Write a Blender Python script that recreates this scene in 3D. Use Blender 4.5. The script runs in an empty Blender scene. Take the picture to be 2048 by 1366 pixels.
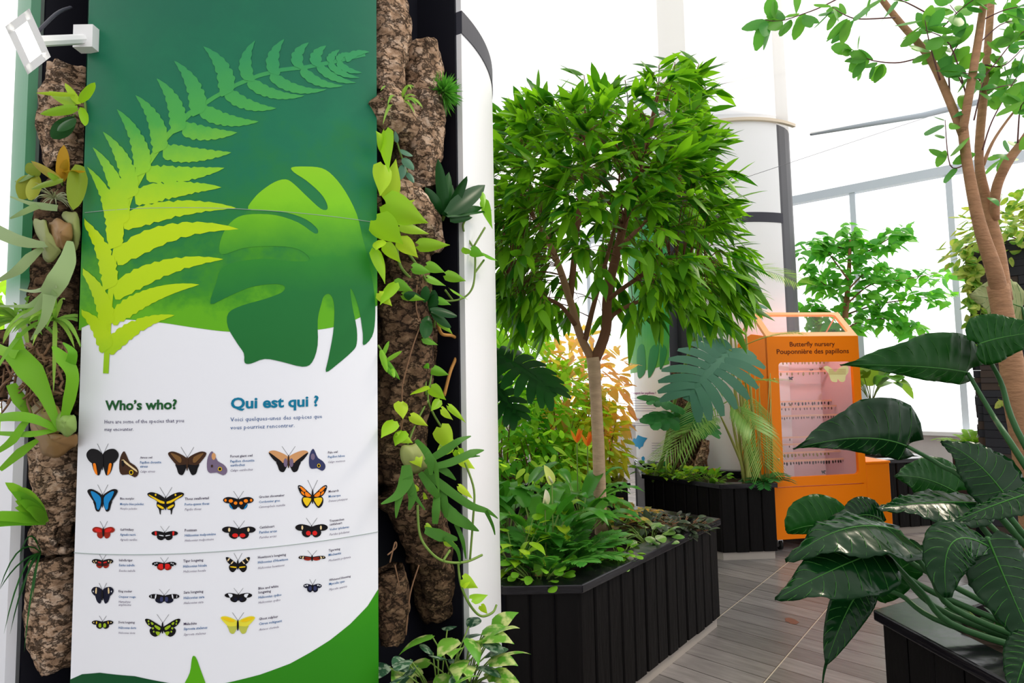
import bpy, bmesh, math, random
from math import sin, cos, pi, radians, asin, atan2, sqrt
from mathutils import Vector as V, Matrix, noise
from mathutils.geometry import tessellate_polygon

scene = bpy.context.scene
C = scene.collection
# ------------------------------------------------------------------ camera
F = 1150.0
CAM = V((0, 0, 1.55))
RM = Matrix.Rotation(radians(90 + 3.9), 3, 'X') @ Matrix.Rotation(radians(-1.1), 3, 'Z')
cd = bpy.data.cameras.new('camera')
cd.sensor_width = 36.0
cd.lens = F / 2048 * 36.0
cd.clip_start = 0.05
cam = bpy.data.objects.new('camera', cd)
C.objects.link(cam)
M4 = RM.to_4x4()
M4.translation = CAM
cam.matrix_world = M4
scene.camera = cam
# ------------------------------------------------------------------ world, sun, exposure
w = bpy.data.worlds.new('daylight')
scene.world = w
w.use_nodes = True
nt = w.node_tree
bg = nt.nodes['Background']
tc = nt.nodes.new('ShaderNodeTexCoord')
dot = nt.nodes.new('ShaderNodeVectorMath'); dot.operation = 'DOT_PRODUCT'
dot.inputs[1].default_value = (0.50, 0.75, 0.42)
nt.links.new(tc.outputs['Generated'], dot.inputs[0])
mr = nt.nodes.new('ShaderNodeMapRange')
mr.inputs['From Min'].default_value = -0.75
mr.inputs['From Max'].default_value = 0.35
mr.inputs['To Min'].default_value = 0.74
mr.inputs['To Max'].default_value = 1.55
nt.links.new(dot.outputs['Value'], mr.inputs['Value'])
bg.inputs['Color'].default_value = (0.985, 0.99, 1.0, 1)
nt.links.new(mr.outputs['Result'], bg.inputs['Strength'])
sl = bpy.data.lights.new('sun', 'SUN')
sl.energy = 3.0
sl.angle = radians(10)
sl.color = (1.0, 0.88, 0.70)
sun = bpy.data.objects.new('sun', sl)
C.objects.link(sun)
sun.rotation_euler = V((-0.66, -0.22, -0.72)).to_track_quat('-Z', 'Y').to_euler()
sun.location = (6, -2, 6)
vs = scene.view_settings
vs.view_transform = 'Standard'; vs.look = 'None'; vs.exposure = 0.2; vs.gamma = 1.0
vs.use_curve_mapping = False

# ------------------------------------------------------------------ pixel rays
def ray(px, py):
    return (RM @ V(((px - 1024) / F, -(py - 683) / F, -1.0))).normalized()
def at(px, py, Y):
    d = ray(px, py); return CAM + d * (Y / d.y)
def onz(px, py, z):
    d = ray(px, py); return CAM + d * ((z - CAM.z) / d.z)
def oncyl(px, py, c, r):
    d = ray(px, py)
    a = d.x * d.x + d.y * d.y
    b = d.x * (CAM.x - c[0]) + d.y * (CAM.y - c[1])
    k = (CAM.x - c[0]) ** 2 + (CAM.y - c[1]) ** 2 - r * r
    disc = max(b * b - a * k, 0.0)
    return CAM + d * ((-b - sqrt(disc)) / a)

# ------------------------------------------------------------------ objects
WL = {}
def tag(o, label=None, cat=None, group=None, kind=None):
    if label: o['label'] = label
    if cat: o['category'] = cat
    if group: o['group'] = group
    if kind: o['kind'] = kind
    return o
def thing(name, loc, label, cat, group=None):
    o = bpy.data.objects.new(name, None)
    o.empty_display_size = 0.1
    C.objects.link(o); o.location = loc
    WL[o.name] = V(loc)
    return tag(o, label, cat, group)
class MB:
    def __init__(s): s.v = []; s.f = []; s.m = []
    def add(s, vs_, fs, mi=0):
        k = len(s.v); s.v += [tuple(p) for p in vs_]
        for f in fs: s.f.append(tuple(i + k for i in f)); s.m.append(mi)
    def build(s, name, mats, parent=None, smooth=True, label=None, cat=None, group=None, kind=None, solid=0, bevel=0):
        if not isinstance(mats, (list, tuple)): mats = [mats]
        me = bpy.data.meshes.new(name)
        if parent is not None: off = WL[parent.name]
        elif s.v:
            xs, ys, zs = zip(*s.v)
            off = V(((min(xs) + max(xs)) / 2, (min(ys) + max(ys)) / 2, min(zs)))
        else: off = V((0, 0, 0))
        ox, oy, oz = off
        me.from_pydata([(x - ox, y - oy, z - oz) for x, y, z in s.v], [], s.f)
        for m in mats: me.materials.append(m)
        if len(mats) > 1: me.polygons.foreach_set('material_index', s.m)
        if smooth: me.polygons.foreach_set('use_smooth', [True] * len(me.polygons))
        me.update()
        o = bpy.data.objects.new(name, me); C.objects.link(o)
        if parent is not None: o.parent = parent
        else: o.location = off
        WL[o.name] = off
        if solid:
            md = o.modifiers.new('thickness', 'SOLIDIFY'); md.thickness = solid; md.offset = 0
        if bevel:
            md = o.modifiers.new('bevel', 'BEVEL'); md.width = bevel; md.segments = 2; md.limit_method = 'ANGLE'
        return tag(o, label, cat, group, kind)
    # --- shapes
    def box(s, c, size, ex=V((1, 0, 0)), ey=V((0, 1, 0)), ez=V((0, 0, 1)), mi=0):
        c = V(c); vs_ = []
        for k in (-.5, .5):
            for (a, b) in ((-.5, -.5), (.5, -.5), (.5, .5), (-.5, .5)):
                vs_.append(c + ex * (a * size[0]) + ey * (b * size[1]) + ez * (k * size[2]))
        s.add(vs_, [(3, 2, 1, 0), (4, 5, 6, 7), (0, 1, 5, 4), (1, 2, 6, 5), (2, 3, 7, 6), (3, 0, 4, 7)], mi)
    def prism(s, poly, z0, z1, mi=0):
        n = len(poly)
        vs_ = [(p[0], p[1], z0) for p in poly] + [(p[0], p[1], z1) for p in poly]
        fs = [tuple(range(n - 1, -1, -1)), tuple(range(n, 2 * n))]
        fs += [(i, (i + 1) % n, n + (i + 1) % n, n + i) for i in range(n)]
        s.add(vs_, fs, mi)
    def tube(s, pts, rad, n=8, mi=0, cap=True):
        pts = [V(p) for p in pts]
        if not isinstance(rad, (list, tuple)): rad = [rad] * len(pts)
        ref = V((0, 0, 1))
        t0 = (pts[-1] - pts[0])
        if t0.length > 1e-6 and abs(t0.normalized().z) > .9: ref = V((1, 0, 0))
        vs_ = []; fs = []
        for i, p in enumerate(pts):
            t = (pts[min(i + 1, len(pts) - 1)] - pts[max(i - 1, 0)])
            t = t.normalized() if t.length > 1e-9 else V((0, 0, 1))
            a = t.cross(ref)
            if a.length < 1e-4: a = t.cross(V((0, 1, 0.01)))
            a.normalize(); b = a.cross(t)
            for k in range(n):
                q = 2 * pi * k / n
                vs_.append(p + (a * cos(q) + b * sin(q)) * rad[i])
        for i in range(len(pts) - 1):
            for k in range(n):
                k2 = (k + 1) % n
                fs.append((i * n + k, i * n + k2, (i + 1) * n + k2, (i + 1) * n + k))
        if cap:
            fs.append(tuple(range(n - 1, -1, -1)))
            m = (len(pts) - 1) * n; fs.append(tuple(range(m, m + n)))
        s.add(vs_, fs, mi)
    def blade(s, P0, P1, P2, Wd, prof, nrm, fold=0.15, nseg=6, cols=3, back=0.0, lf=1.0, rf=1.0, wave=0.0, mi=0):
        """leaf surface along a quadratic curve; back = lobes reaching behind the base"""
        P0, P1, P2 = V(P0), V(P1), V(P2)
        L = (P2 - P0).length
        vs_ = []; fs = []
        js = [(-1 + 2 * j / (cols - 1)) for j in range(cols)]
        for i in range(nseg + 1):
            t = i / nseg
            c = P0 * (1 - t) ** 2 + P1 * (2 * t * (1 - t)) + P2 * t * t
            tg = ((P1 - P0) * (1 - t) + (P2 - P1) * t)
            tg = tg.normalized() if tg.length > 1e-9 else (P2 - P0).normalized()
            sd = tg.cross(nrm)
            if sd.length < 1e-4: sd = tg.cross(V((.3, .5, .8)))
            sd.normalize(); up = sd.cross(tg)
            wd = Wd * prof(t)
            for j in js:
                ww = wd * (lf if j < 0 else rf)
                p = c + sd * (j * ww) + up * (fold * abs(j) * ww)
                if back: p = p - tg * (back * L * (abs(j) ** 1.5) * max(0, 1 - t * 2.2) ** 2)
                if wave: p = p + up * (wave * Wd * sin(t * 19 + (2 if j > 0 else 0)) * abs(j) ** 2)
                vs_.append(p)
        for i in range(nseg):
            for j in range(cols - 1):
                a = i * cols + j
                fs.append((a, a + 1, a + cols + 1, a + cols))
        s.add(vs_, fs, mi)
    def ribbon(s, pts, widths, nrm, fold=0.0, res=4, cols=3, mi=0):
        pts = catmull(pts, res); n = len(pts)
        vs_ = []; fs = []
        for i, c in enumerate(pts):
            t = i / (n - 1) * (len(widths) - 1); k = min(int(t), len(widths) - 2); u = t - k
            wd = widths[k] * (1 - u) + widths[k + 1] * u
            tg = (pts[min(i + 1, n - 1)] - pts[max(i - 1, 0)]).normalized()
            sd = tg.cross(nrm)
            if sd.length < 1e-3: sd = tg.cross(V((.2, .9, .4)))
            sd.normalize(); up = sd.cross(tg)
            for j in range(cols):
                q = -1 + 2 * j / (cols - 1)
                vs_.append(c + sd * (q * wd) + up * (fold * abs(q) * wd))
        for i in range(n - 1):
            for j in range(cols - 1):
                a = i * cols + j
                fs.append((a, a + 1, a + cols + 1, a + cols))
        s.add(vs_, fs, mi)
def catmull(pts, res=4):
    pts = [V(p) for p in pts]
    if len(pts) < 3: return [pts[0].lerp(pts[-1], i / res) for i in range(res + 1)]
    out = []
    for i in range(len(pts) - 1):
        p0 = pts[max(i - 1, 0)]; p1 = pts[i]; p2 = pts[i + 1]; p3 = pts[min(i + 2, len(pts) - 1)]
        for k in range(res):
            t = k / res
            out.append(0.5 * ((2 * p1) + (p2 - p0) * t + (2 * p0 - 5 * p1 + 4 * p2 - p3) * t * t + (3 * p1 - p0 - 3 * p2 + p3) * t ** 3))
    out.append(pts[-1]); return out
def lance(t): return max(0.02, sin(pi * min(1, t ** .75)) ** .9)
def ovate(t): return max(0.02, (t + .02) ** .45 * (1 - t) ** .75 * 1.75)
def heart(t): return max(0.02, (0.62 + 1.6 * t - 2.0 * t * t) * (1 - t) ** .55 * 1.12 * (.38 + .62 * min(1, t / .11) ** .5)) if t < 1 else .02
def strap(t): return max(0.03, min(1, .45 + t * 2.2) * (1 - t ** 4) ** .8)
def oval(t): return max(0.03, sin(pi * (t * .96 + .02)) ** .6)
def rnd_dir(R, zlo=-1, zhi=1):
    a = R.uniform(0, 2 * pi); z = R.uniform(zlo, zhi); q = sqrt(max(0, 1 - z * z))
    return V((cos(a) * q, sin(a) * q, z))

# ------------------------------------------------------------------ materials
def mat(name, col, rough=.6, spec=.18, metal=0, bump=0, bscale=60, var=0, vscale=8, coat=0, stretch=(1, 1, 1)):
    m = bpy.data.materials.new(name); m.use_nodes = True
    N = m.node_tree.nodes; L = m.node_tree.links; p = N['Principled BSDF']
    p.inputs['Base Color'].default_value = (*col, 1); p.inputs['Roughness'].default_value = rough
    p.inputs['Specular IOR Level'].default_value = spec; p.inputs['Metallic'].default_value = metal
    p.inputs['Coat Weight'].default_value = coat
    if bump or var:
        t = N.new('ShaderNodeTexCoord'); mp = N.new('ShaderNodeMapping'); mp.inputs['Scale'].default_value = stretch
        L.new(t.outputs['Object'], mp.inputs['Vector'])
    if var:
        n = N.new('ShaderNodeTexNoise'); n.inputs['Scale'].default_value = vscale; n.inputs['Detail'].default_value = 6
        L.new(mp.outputs['Vector'], n.inputs['Vector'])
        r = N.new('ShaderNodeMix'); r.data_type = 'RGBA'
        r.inputs[6].default_value = (*[c * (1 - var) for c in col], 1); r.inputs[7].default_value = (*[min(1, c * (1 + var)) for c in col], 1)
        L.new(n.outputs['Fac'], r.inputs[0]); L.new(r.outputs[2], p.inputs['Base Color'])
    if bump:
        n2 = N.new('ShaderNodeTexNoise'); n2.inputs['Scale'].default_value = bscale; n2.inputs['Detail'].default_value = 5
        L.new(mp.outputs['Vector'], n2.inputs['Vector'])
        b = N.new('ShaderNodeBump'); b.inputs['Strength'].default_value = bump; b.inputs['Distance'].default_value = .01
        L.new(n2.outputs['Fac'], b.inputs['Height']); L.new(b.outputs['Normal'], p.inputs['Normal'])
    return m
def leafmat(name, c1, c2, trans=.35, rough=.45, tcol=None, spec=.16, vein=None):
    m = bpy.data.materials.new(name); m.use_nodes = True
    N = m.node_tree.nodes; L = m.node_tree.links; p = N['Principled BSDF']; out = N['Material Output']
    g = N.new('ShaderNodeNewGeometry')
    r = N.new('ShaderNodeMix'); r.data_type = 'RGBA'
    r.inputs[6].default_value = (*c1, 1); r.inputs[7].default_value = (*c2, 1)
    L.new(g.outputs['Random Per Island'], r.inputs[0])
    col = r.outputs[2]
    if vein:
        t = N.new('ShaderNodeTexCoord'); n = N.new('ShaderNodeTexNoise'); n.inputs['Scale'].default_value = vein[1]; n.inputs['Detail'].default_value = 3
        L.new(t.outputs['Object'], n.inputs['Vector'])
        mr_ = N.new('ShaderNodeMapRange'); mr_.inputs['From Min'].default_value = .48; mr_.inputs['From Max'].default_value = .6
        L.new(n.outputs['Fac'], mr_.inputs['Value'])
        r2 = N.new('ShaderNodeMix'); r2.data_type = 'RGBA'; L.new(mr_.outputs['Result'], r2.inputs[0])
        L.new(col, r2.inputs[6]); r2.inputs[7].default_value = (*vein[0], 1); col = r2.outputs[2]
    L.new(col, p.inputs['Base Color'])
    p.inputs['Roughness'].default_value = rough; p.inputs['Specular IOR Level'].default_value = spec
    tr = N.new('ShaderNodeBsdfTranslucent')
    if tcol: tr.inputs['Color'].default_value = (*tcol, 1)
    else:
        mm = N.new('ShaderNodeMix'); mm.data_type = 'RGBA'; mm.blend_type = 'MULTIPLY'; mm.inputs[0].default_value = 1
        L.new(col, mm.inputs[6]); mm.inputs[7].default_value = (1.0, 1.0, .6, 1)
        gm = N.new('ShaderNodeVectorMath'); gm.operation = 'SCALE'; gm.inputs['Scale'].default_value = 1.7
        L.new(mm.outputs[2], gm.inputs[0]); L.new(gm.outputs[0], tr.inputs['Color'])
    mx = N.new('ShaderNodeMixShader'); mx.inputs[0].default_value = trans
    L.new(p.outputs[0], mx.inputs[1]); L.new(tr.outputs[0], mx.inputs[2]); L.new(mx.outputs[0], out.inputs['Surface'])
    return m
def glassmat(name, tint=(1, 1, 1), refl=.07, haze=0):
    m = bpy.data.materials.new(name); m.use_nodes = True
    N = m.node_tree.nodes; L = m.node_tree.links; out = N['Material Output']; N.remove(N['Principled BSDF'])
    t = N.new('ShaderNodeBsdfTransparent'); t.inputs[0].default_value = (*tint, 1)
    g = N.new('ShaderNodeBsdfGlossy'); g.inputs['Roughness'].default_value = .03
    x = N.new('ShaderNodeMixShader'); x.inputs[0].default_value = refl
    L.new(t.outputs[0], x.inputs[1]); L.new(g.outputs[0], x.inputs[2]); res = x.outputs[0]
    if haze:
        d = N.new('ShaderNodeBsdfTranslucent'); d.inputs[0].default_value = (.96, .96, .97, 1)
        d2 = N.new('ShaderNodeBsdfDiffuse'); d2.inputs[0].default_value = (.96, .96, .97, 1)
        xx = N.new('ShaderNodeMixShader'); xx.inputs[0].default_value = .35; L.new(d.outputs[0], xx.inputs[1]); L.new(d2.outputs[0], xx.inputs[2])
        y = N.new('ShaderNodeMixShader'); y.inputs[0].default_value = haze
        L.new(res, y.inputs[1]); L.new(xx.outputs[0], y.inputs[2]); res = y.outputs[0]
    L.new(res, out.inputs['Surface']); return m
def emit(name, col, s):
    m = bpy.data.materials.new(name); m.use_nodes = True
    N = m.node_tree.nodes; p = N['Principled BSDF']
    p.inputs['Base Color'].default_value = (*col, 1); p.inputs['Emission Color'].default_value = (*col, 1); p.inputs['Emission Strength'].default_value = s
    return m
def rampmat(name, stops, axis='Z', rough=.45, var=.12, vscale=5, coat=0, slant=0):
    """printed colour running along world height; stops = (height, colour)"""
    m = bpy.data.materials.new(name); m.use_nodes = True
    N = m.node_tree.nodes; L = m.node_tree.links; p = N['Principled BSDF']
    p.inputs['Roughness'].default_value = rough; p.inputs['Specular IOR Level'].default_value = .2
    g = N.new('ShaderNodeTexCoord'); s_ = N.new('ShaderNodeSeparateXYZ'); L.new(g.outputs['Object'], s_.inputs[0])
    n = N.new('ShaderNodeTexNoise'); n.inputs['Scale'].default_value = vscale; n.inputs['Detail'].default_value = 8; n.inputs['Roughness'].default_value = .65
    L.new(g.outputs['Object'], n.inputs['Vector'])
    z0, z1 = stops[0][0], stops[-1][0]
    h = s_.outputs['Z']
    if slant:
        ma = N.new('ShaderNodeMath'); ma.operation = 'MULTIPLY_ADD'; L.new(s_.outputs['X'], ma.inputs[0]); ma.inputs[1].default_value = slant; L.new(h, ma.inputs[2]); h = ma.outputs[0]
    mr_ = N.new('ShaderNodeMapRange'); mr_.inputs['From Min'].default_value = z0; mr_.inputs['From Max'].default_value = z1; L.new(h, mr_.inputs['Value'])
    ad = N.new('ShaderNodeMath'); ad.operation = 'MULTIPLY_ADD'; L.new(n.outputs['Fac'], ad.inputs[0]); ad.inputs[1].default_value = var; 
    sb = N.new('ShaderNodeMath'); sb.operation = 'SUBTRACT'; L.new(mr_.outputs['Result'], sb.inputs[0]); sb.inputs[1].default_value = var / 2; L.new(sb.outputs[0], ad.inputs[2])
    cr = N.new('ShaderNodeValToRGB'); L.new(ad.outputs[0], cr.inputs[0])
    while len(cr.color_ramp.elements) < len(stops): cr.color_ramp.elements.new(.5)
    for e, (z, c) in zip(cr.color_ramp.elements, stops):
        e.position = (z - z0) / (z1 - z0); e.color = (*c, 1)
    L.new(cr.outputs[0], p.inputs['Base Color']); return m
def srgb(r, g, b):
    f = lambda c: c / 12.92 if c <= .04045 else ((c + .055) / 1.055) ** 2.4
    return (f(r / 255), f(g / 255), f(b / 255))

WHITE = mat('white_laminate', (.83, .83, .85), .35, .5)
SIGNWHITE = mat('printed_white_vinyl', (.80, .81, .86), .42, .35)
BLACK = mat('black_board', (.006, .006, .011), .5, .2)
BAND = mat('dark_grey_band', (.05, .05, .065), .5)
CHAR = mat('charred_timber', (.0045, .0036, .0038), .6, .14, bump=.5, bscale=14, var=.5, vscale=6, stretch=(3, 3, .5))
CAP = mat('stained_timber_cap', (.010, .009, .012), .16, .35, bump=.22, bscale=9, var=.6, vscale=4, stretch=(1, 1, 8))
SOIL = mat('potting_soil', (.03, .02, .014), .95, .1, bump=1, bscale=40, var=.5)
PLINTH = mat('pale_plinth', (.45, .40, .36), .5)
STEM = mat('green_stem', (.16, .26, .05), .5)
WOOD = mat('brown_twig', (.20, .10, .05), .8, .2, bump=.4, bscale=80)
TRUNK = mat('pale_bark', (.50, .34, .22), .8, .2, bump=.4, bscale=30, var=.35, vscale=12, stretch=(1, 1, 3))
FRAME = mat('grey_window_frame', (.66, .72, .78), .4)
STEEL = mat('steel', (.6, .6, .6), .3, .5, 1)
ORANGE = mat('orange_paint', (1.0, .235, 0), .42, .2)
TEXTDARK = mat('print_dark_brown', srgb(88, 30, 12), .5)
# ------------------------------------------------------------------ structure
W_T = V((-.78, .625, 0)).normalized()        # run of the window wall, away to the left
W_0 = V((5.71, 7.5, 0))
def wallpt(px, z=0):
    d = ray(px, 683); k = d.x / d.y
    s_ = (W_0.x - k * W_0.y) / (k * W_T.y - W_T.x)
    p = W_0 + W_T * s_; return V((p.x, p.y, z)), s_
def tilemat():
    m = bpy.data.materials.new('grey_plank_tile'); m.use_nodes = True
    N = m.node_tree.nodes; L = m.node_tree.links; p = N['Principled BSDF']
    t = N.new('ShaderNodeTexCoord'); mp = N.new('ShaderNodeMapping'); mp.inputs['Rotation'].default_value = (0, 0, radians(FLOOR_ROT))
    mp.inputs['Location'].default_value = FLOOR_OFF
    L.new(t.outputs['Object'], mp.inputs['Vector'])
    b = N.new('ShaderNodeTexBrick'); L.new(mp.outputs['Vector'], b.inputs['Vector'])
    b.inputs['Scale'].default_value = 1; b.inputs['Brick Width'].default_value = FLOOR_SP; b.inputs['Row Height'].default_value = .155
    b.inputs['Mortar Size'].default_value = .0028; b.inputs['Mortar Smooth'].default_value = .1; b.offset = .0; b.inputs['Bias'].default_value = 0
    b.inputs['Color1'].default_value = (.15, .138, .136, 1); b.inputs['Color2'].default_value = (.25, .228, .224, 1); b.inputs['Mortar'].default_value = (.035, .03, .03, 1)
    n = N.new('ShaderNodeTexNoise'); n.inputs['Scale'].default_value = 9; n.inputs['Detail'].default_value = 8
    mp2 = N.new('ShaderNodeMapping'); mp2.inputs['Scale'].default_value = (.6, 4, 1); L.new(mp.outputs['Vector'], mp2.inputs['Vector']); L.new(mp2.outputs['Vector'], n.inputs['Vector'])
    mr_ = N.new('ShaderNodeMapRange'); mr_.inputs['To Min'].default_value = .55; mr_.inputs['To Max'].default_value = 1.45; L.new(n.outputs['Fac'], mr_.inputs['Value'])
    x = N.new('ShaderNodeVectorMath'); x.operation = 'SCALE'; L.new(b.outputs['Color'], x.inputs[0]); L.new(mr_.outputs['Result'], x.inputs['Scale'])
    # pale joint strip between tile runs
    s_ = N.new('ShaderNodeSeparateXYZ'); L.new(mp.outputs['Vector'], s_.inputs[0])
    mo = N.new('ShaderNodeMath'); mo.operation = 'FLOORED_MODULO'; L.new(s_.outputs['X'], mo.inputs[0]); mo.inputs[1].default_value = FLOOR_SP
    lt = N.new('ShaderNodeMath'); lt.operation = 'LESS_THAN'; L.new(mo.outputs[0], lt.inputs[0]); lt.inputs[1].default_value = .006
    r = N.new('ShaderNodeMix'); r.data_type = 'RGBA'; L.new(lt.outputs[0], r.inputs[0]); L.new(x.outputs[0], r.inputs[6]); r.inputs[7].default_value = (.55, .47, .38, 1)
    L.new(r.outputs[2], p.inputs['Base Color']); p.inputs['Roughness'].default_value = .27; p.inputs['Specular IOR Level'].default_value = .5
    bp = N.new('ShaderNodeBump'); bp.inputs['Strength'].default_value = .15; bp.inputs['Distance'].default_value = .004; L.new(n.outputs['Fac'], bp.inputs['Height']); L.new(bp.outputs['Normal'], p.inputs['Normal'])
    return m
# a pale joint runs from the planter's end towards the viewer: (1440,1232) -> (1660,1075)
j0 = onz(1528, 1364, 0); j1 = onz(1528, 1162, 0)
jd = (onz(1669, 1199, 0) - j0).normalized()
FLOOR_SP = abs((j1 - j0).cross(jd).z)
FLOOR_ROT = 0; FLOOR_OFF = (0, 0, 0)
ang = atan2(jd.y, jd.x)
FLOOR_ROT = 90 - math.degrees(ang)
_q = Matrix.Rotation(radians(FLOOR_ROT), 3, 'Z') @ V((j0.x, j0.y, 0))
FLOOR_OFF = (-_q.x, -.03, 0)
mb = MB(); mb.add([(-9, -3, 0), (9, -3, 0), (9, 16, 0), (-9, 16, 0)], [(0, 1, 2, 3)])
fl = mb.build('floor', tilemat(), kind='structure'); 
# move origin to the world origin so the tile pattern sits where measured
for v_ in fl.data.vertices: v_.co += fl.location
fl.location = (0, 0, 0)

# window wall: plinth wall, sill, frame members, panes
SILLH = 0.74
wn = V((W_T.y, -W_T.x, 0)); 
if wn.y > 0: wn = -wn
def wall_box(mbx, s0, s1, z0, z1, th, off=0):
    a = W_0 + W_T * s0; b = W_0 + W_T * s1; c = (a + b) / 2 + wn * off
    mbx.box((c.x, c.y, (z0 + z1) / 2), (abs(s1 - s0), th, z1 - z0), W_T, wn)
SILLM = mat('pale_concrete', (.66, .62, .60), .7, .3, bump=.1, bscale=20, var=.18, vscale=3)
mb = MB(); wall_box(mb, -4, 11.5, 0, SILLH, .16); mb.build('wall_right', SILLM, smooth=False, kind='structure')
mb = MB(); wall_box(mb, -4, 11.5, SILLH, SILLH + .05, .30, .04); mb.build('trim_1', mat('white_sill', (.8, .8, .8), .4), smooth=False, kind='structure')
_, sA = wallpt(1722); _, sB = wallpt(1920); step = sA - sB
zT = at(1722, 378, wallpt(1722)[0].y).z
mull = [sB + step * k for k in range(-2, 7)]
GL = glassmat('window_glass', (1, 1, 1), .03)
mb = MB()
for s_ in mull: wall_box(mb, s_ - .035, s_ + .035, SILLH + .05, zT, .09, -.02)
wall_box(mb, -4, 11.5, zT - .06, zT + .06, .12, -.02)
w1 = mb.build('window_1', FRAME, smooth=False, kind='structure')
mb = MB()
for a, b in zip(mull[:-1], mull[1:]): wall_box(mb, a + .03, b - .03, SILLH + .05, zT - .1, .012, -.03)
mb.build('pane', GL, w1, smooth=False)
mb = MB(); wall_box(mb, -4, 11.5, zT + .09, 6.4, .05, -.05); 
wu = mb.build('window_2', glassmat('frosted_glazing', (1, 1, 1), .02, .25), smooth=False, kind='structure')
# left window wall
LU = V((.67, .743, 0)); L_0 = V((-6.6, 6.6, 0)); LN = V((.743, -.67, 0))
def lbox(mbx, s0, s1, z0, z1, th):
    a = L_0 + LU * s0; b = L_0 + LU * s1; c = (a + b) / 2
    mbx.box((c.x, c.y, (z0 + z1) / 2), (abs(s1 - s0), th, z1 - z0), LU, LN)
mb = MB(); lbox(mb, -6, 11, 0, .8, .2); mb.build('wall_left', SILLM, smooth=False, kind='structure')
mb = MB()
zl0 = 1.55 + 4.05; 
for k in range(-6, 12, 2): lbox(mb, k - .04, k + .04, .8, 7, .1)
lbox(mb, -6, 11, 5.05, 5.32, .14)
w3 = mb.build('window_3', FRAME, smooth=False, kind='structure')
mb = MB(); lbox(mb, -6, 11, .82, 5.1, .012); mb.build('pane', GL, w3, smooth=False)
# white netting ceiling with its hem
P1 = at(1622, 268, 6.35); _pw, _ = wallpt(2048); P2 = at(2048, 181, _pw.y - .1)
_d = (P2 - P1)
P3 = P2 + _d * .6
NET = glassmat('white_insect_netting', (1, 1, 1), 0.0, .55)
mb = MB()
Pl = V((-6, 10.5, 4.5)); Pm = V((1.2, 7.8, 4.22))
grid = [[V((-7, -3, 5.0)), V((-1, -3, 5.0)), V((4, -3, 5.0)), V((9, -3, 5.6))],
        [V((-7, 3, 4.7)), V((-1, 3.5, 4.6)), V((3.0, 3.8, 4.0)), V((8.5, 3.8, 5.3))],
        [V((-7, 10, 4.5)), Pm, P1, P2]]
rows = []
for u in range(9):
    t = u / 8 * 2; i = min(int(t), 1); f_ = t - i
    r_ = [grid[i][k].lerp(grid[i + 1][k], f_) for k in range(4)]
    rr = []
    for k in range(3):
        for q in range(6):
            p = r_[k].lerp(r_[k + 1], q / 6); p.z -= .12 * sin(pi * q / 6) * sin(pi * min(1, u / 8 + .1)); rr.append(p)
    rr.append(r_[3]); rows.append(rr)
n_ = len(rows[0]); vs_ = [p for r in rows for p in r]
mb.add(vs_, [(i * n_ + k, i * n_ + k + 1, (i + 1) * n_ + k + 1, (i + 1) * n_ + k) for i in range(8) for k in range(n_ - 1)])
mb.build('ceiling', NET, kind='structure')
mb = MB(); mb.tube([P1, P1.lerp(P2, .5) - V((0, 0, .05)), P2, P3], [.02, .035, .045, .05], 8)
mb.build('trim_2', mat('gathered_net_hem', (.42, .47, .52), .8), kind='structure')
WIRE = mat('thin_wire', (.25, .25, .28), .5)
for i, (a, b, lb) in enumerate([((1380, 392, 5.0), (2048, 170, 4.2), 'thin wire crossing the white column below its hem and running up to the right'),
                   ((1180, 125, 5.2), (1600, 30, 4.6), 'thin wire crossing the netting high above the weeping tree'),
                   ((1390, 180, 5.1), (1700, 110, 4.6), 'thin wire across the netting left of the white column top')]):
    mb = MB(); mb.tube([at(*a), at(*b)], .0022, 5)
    mb.build('wire', WIRE, label=lb, cat='wire')

# ------------------------------------------------------------------ near column
CA = radians(-21.4); CD = 2.40
CC = (CD * sin(CA), CD * cos(CA)); CR = .815
def azof(px, r=CR, py=760):
    p = oncyl(px, py, CC, r); return atan2(p.x - CC[0], -(p.y - CC[1]))
def cyl(az, r, z): return V((CC[0] + r * sin(az), CC[1] - r * cos(az), z))
def shell(mbx, a0, a1, r0, r1, z0, z1, n=40, cyl=cyl, mi=0):
    vs_ = []; fs = []
    for i in range(n + 1):
        a = a0 + (a1 - a0) * i / n
        vs_ += [cyl(a, r1, z0), cyl(a, r1, z1), cyl(a, r0, z1), cyl(a, r0, z0)]
    for i in range(n):
        k = i * 4
        for j in range(4): fs.append((k + j, k + (j + 1) % 4, k + 4 + (j + 1) % 4, k + 4 + j))
    fs += [(0, 1, 2, 3), (n * 4 + 3, n * 4 + 2, n * 4 + 1, n * 4)]
    mbx.add(vs_, fs, mi)
aL = (azof(160)); aR = azof(755); aW = azof(932); aG = azof(44)
TOP = 4.4
column = thing('exhibit_column', (CC[0], CC[1], 0), 'large round exhibit column in the left foreground with a butterfly identification sign', 'column')
mb = MB(); shell(mb, aL, aR, CR - .02, CR, .12, TOP, 60)
sign = mb.build('sign_panel', SIGNWHITE, column, label='curved printed sign panel with green leaf artwork above butterfly pictures')
for p_ in sign.data.polygons: p_.use_smooth = False
mb = MB(); shell(mb, aW, aW + radians(72), CR - .02, CR, .02, 2.72, 50); shell(mb, aW, aW + radians(72), CR - .02, CR, 2.80, TOP, 50)
mb.build('side_panel', WHITE, column, smooth=False, label='plain white curved side panel')
mb = MB(); shell(mb, aW, aW + radians(72), CR - .03, CR + .003, 2.72, 2.80, 50); mb.build('trim_band', BAND, column, smooth=False)
mb = MB(); shell(mb, aG - radians(75), aG, CR - .01, CR + .012, .02, TOP, 50)
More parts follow.
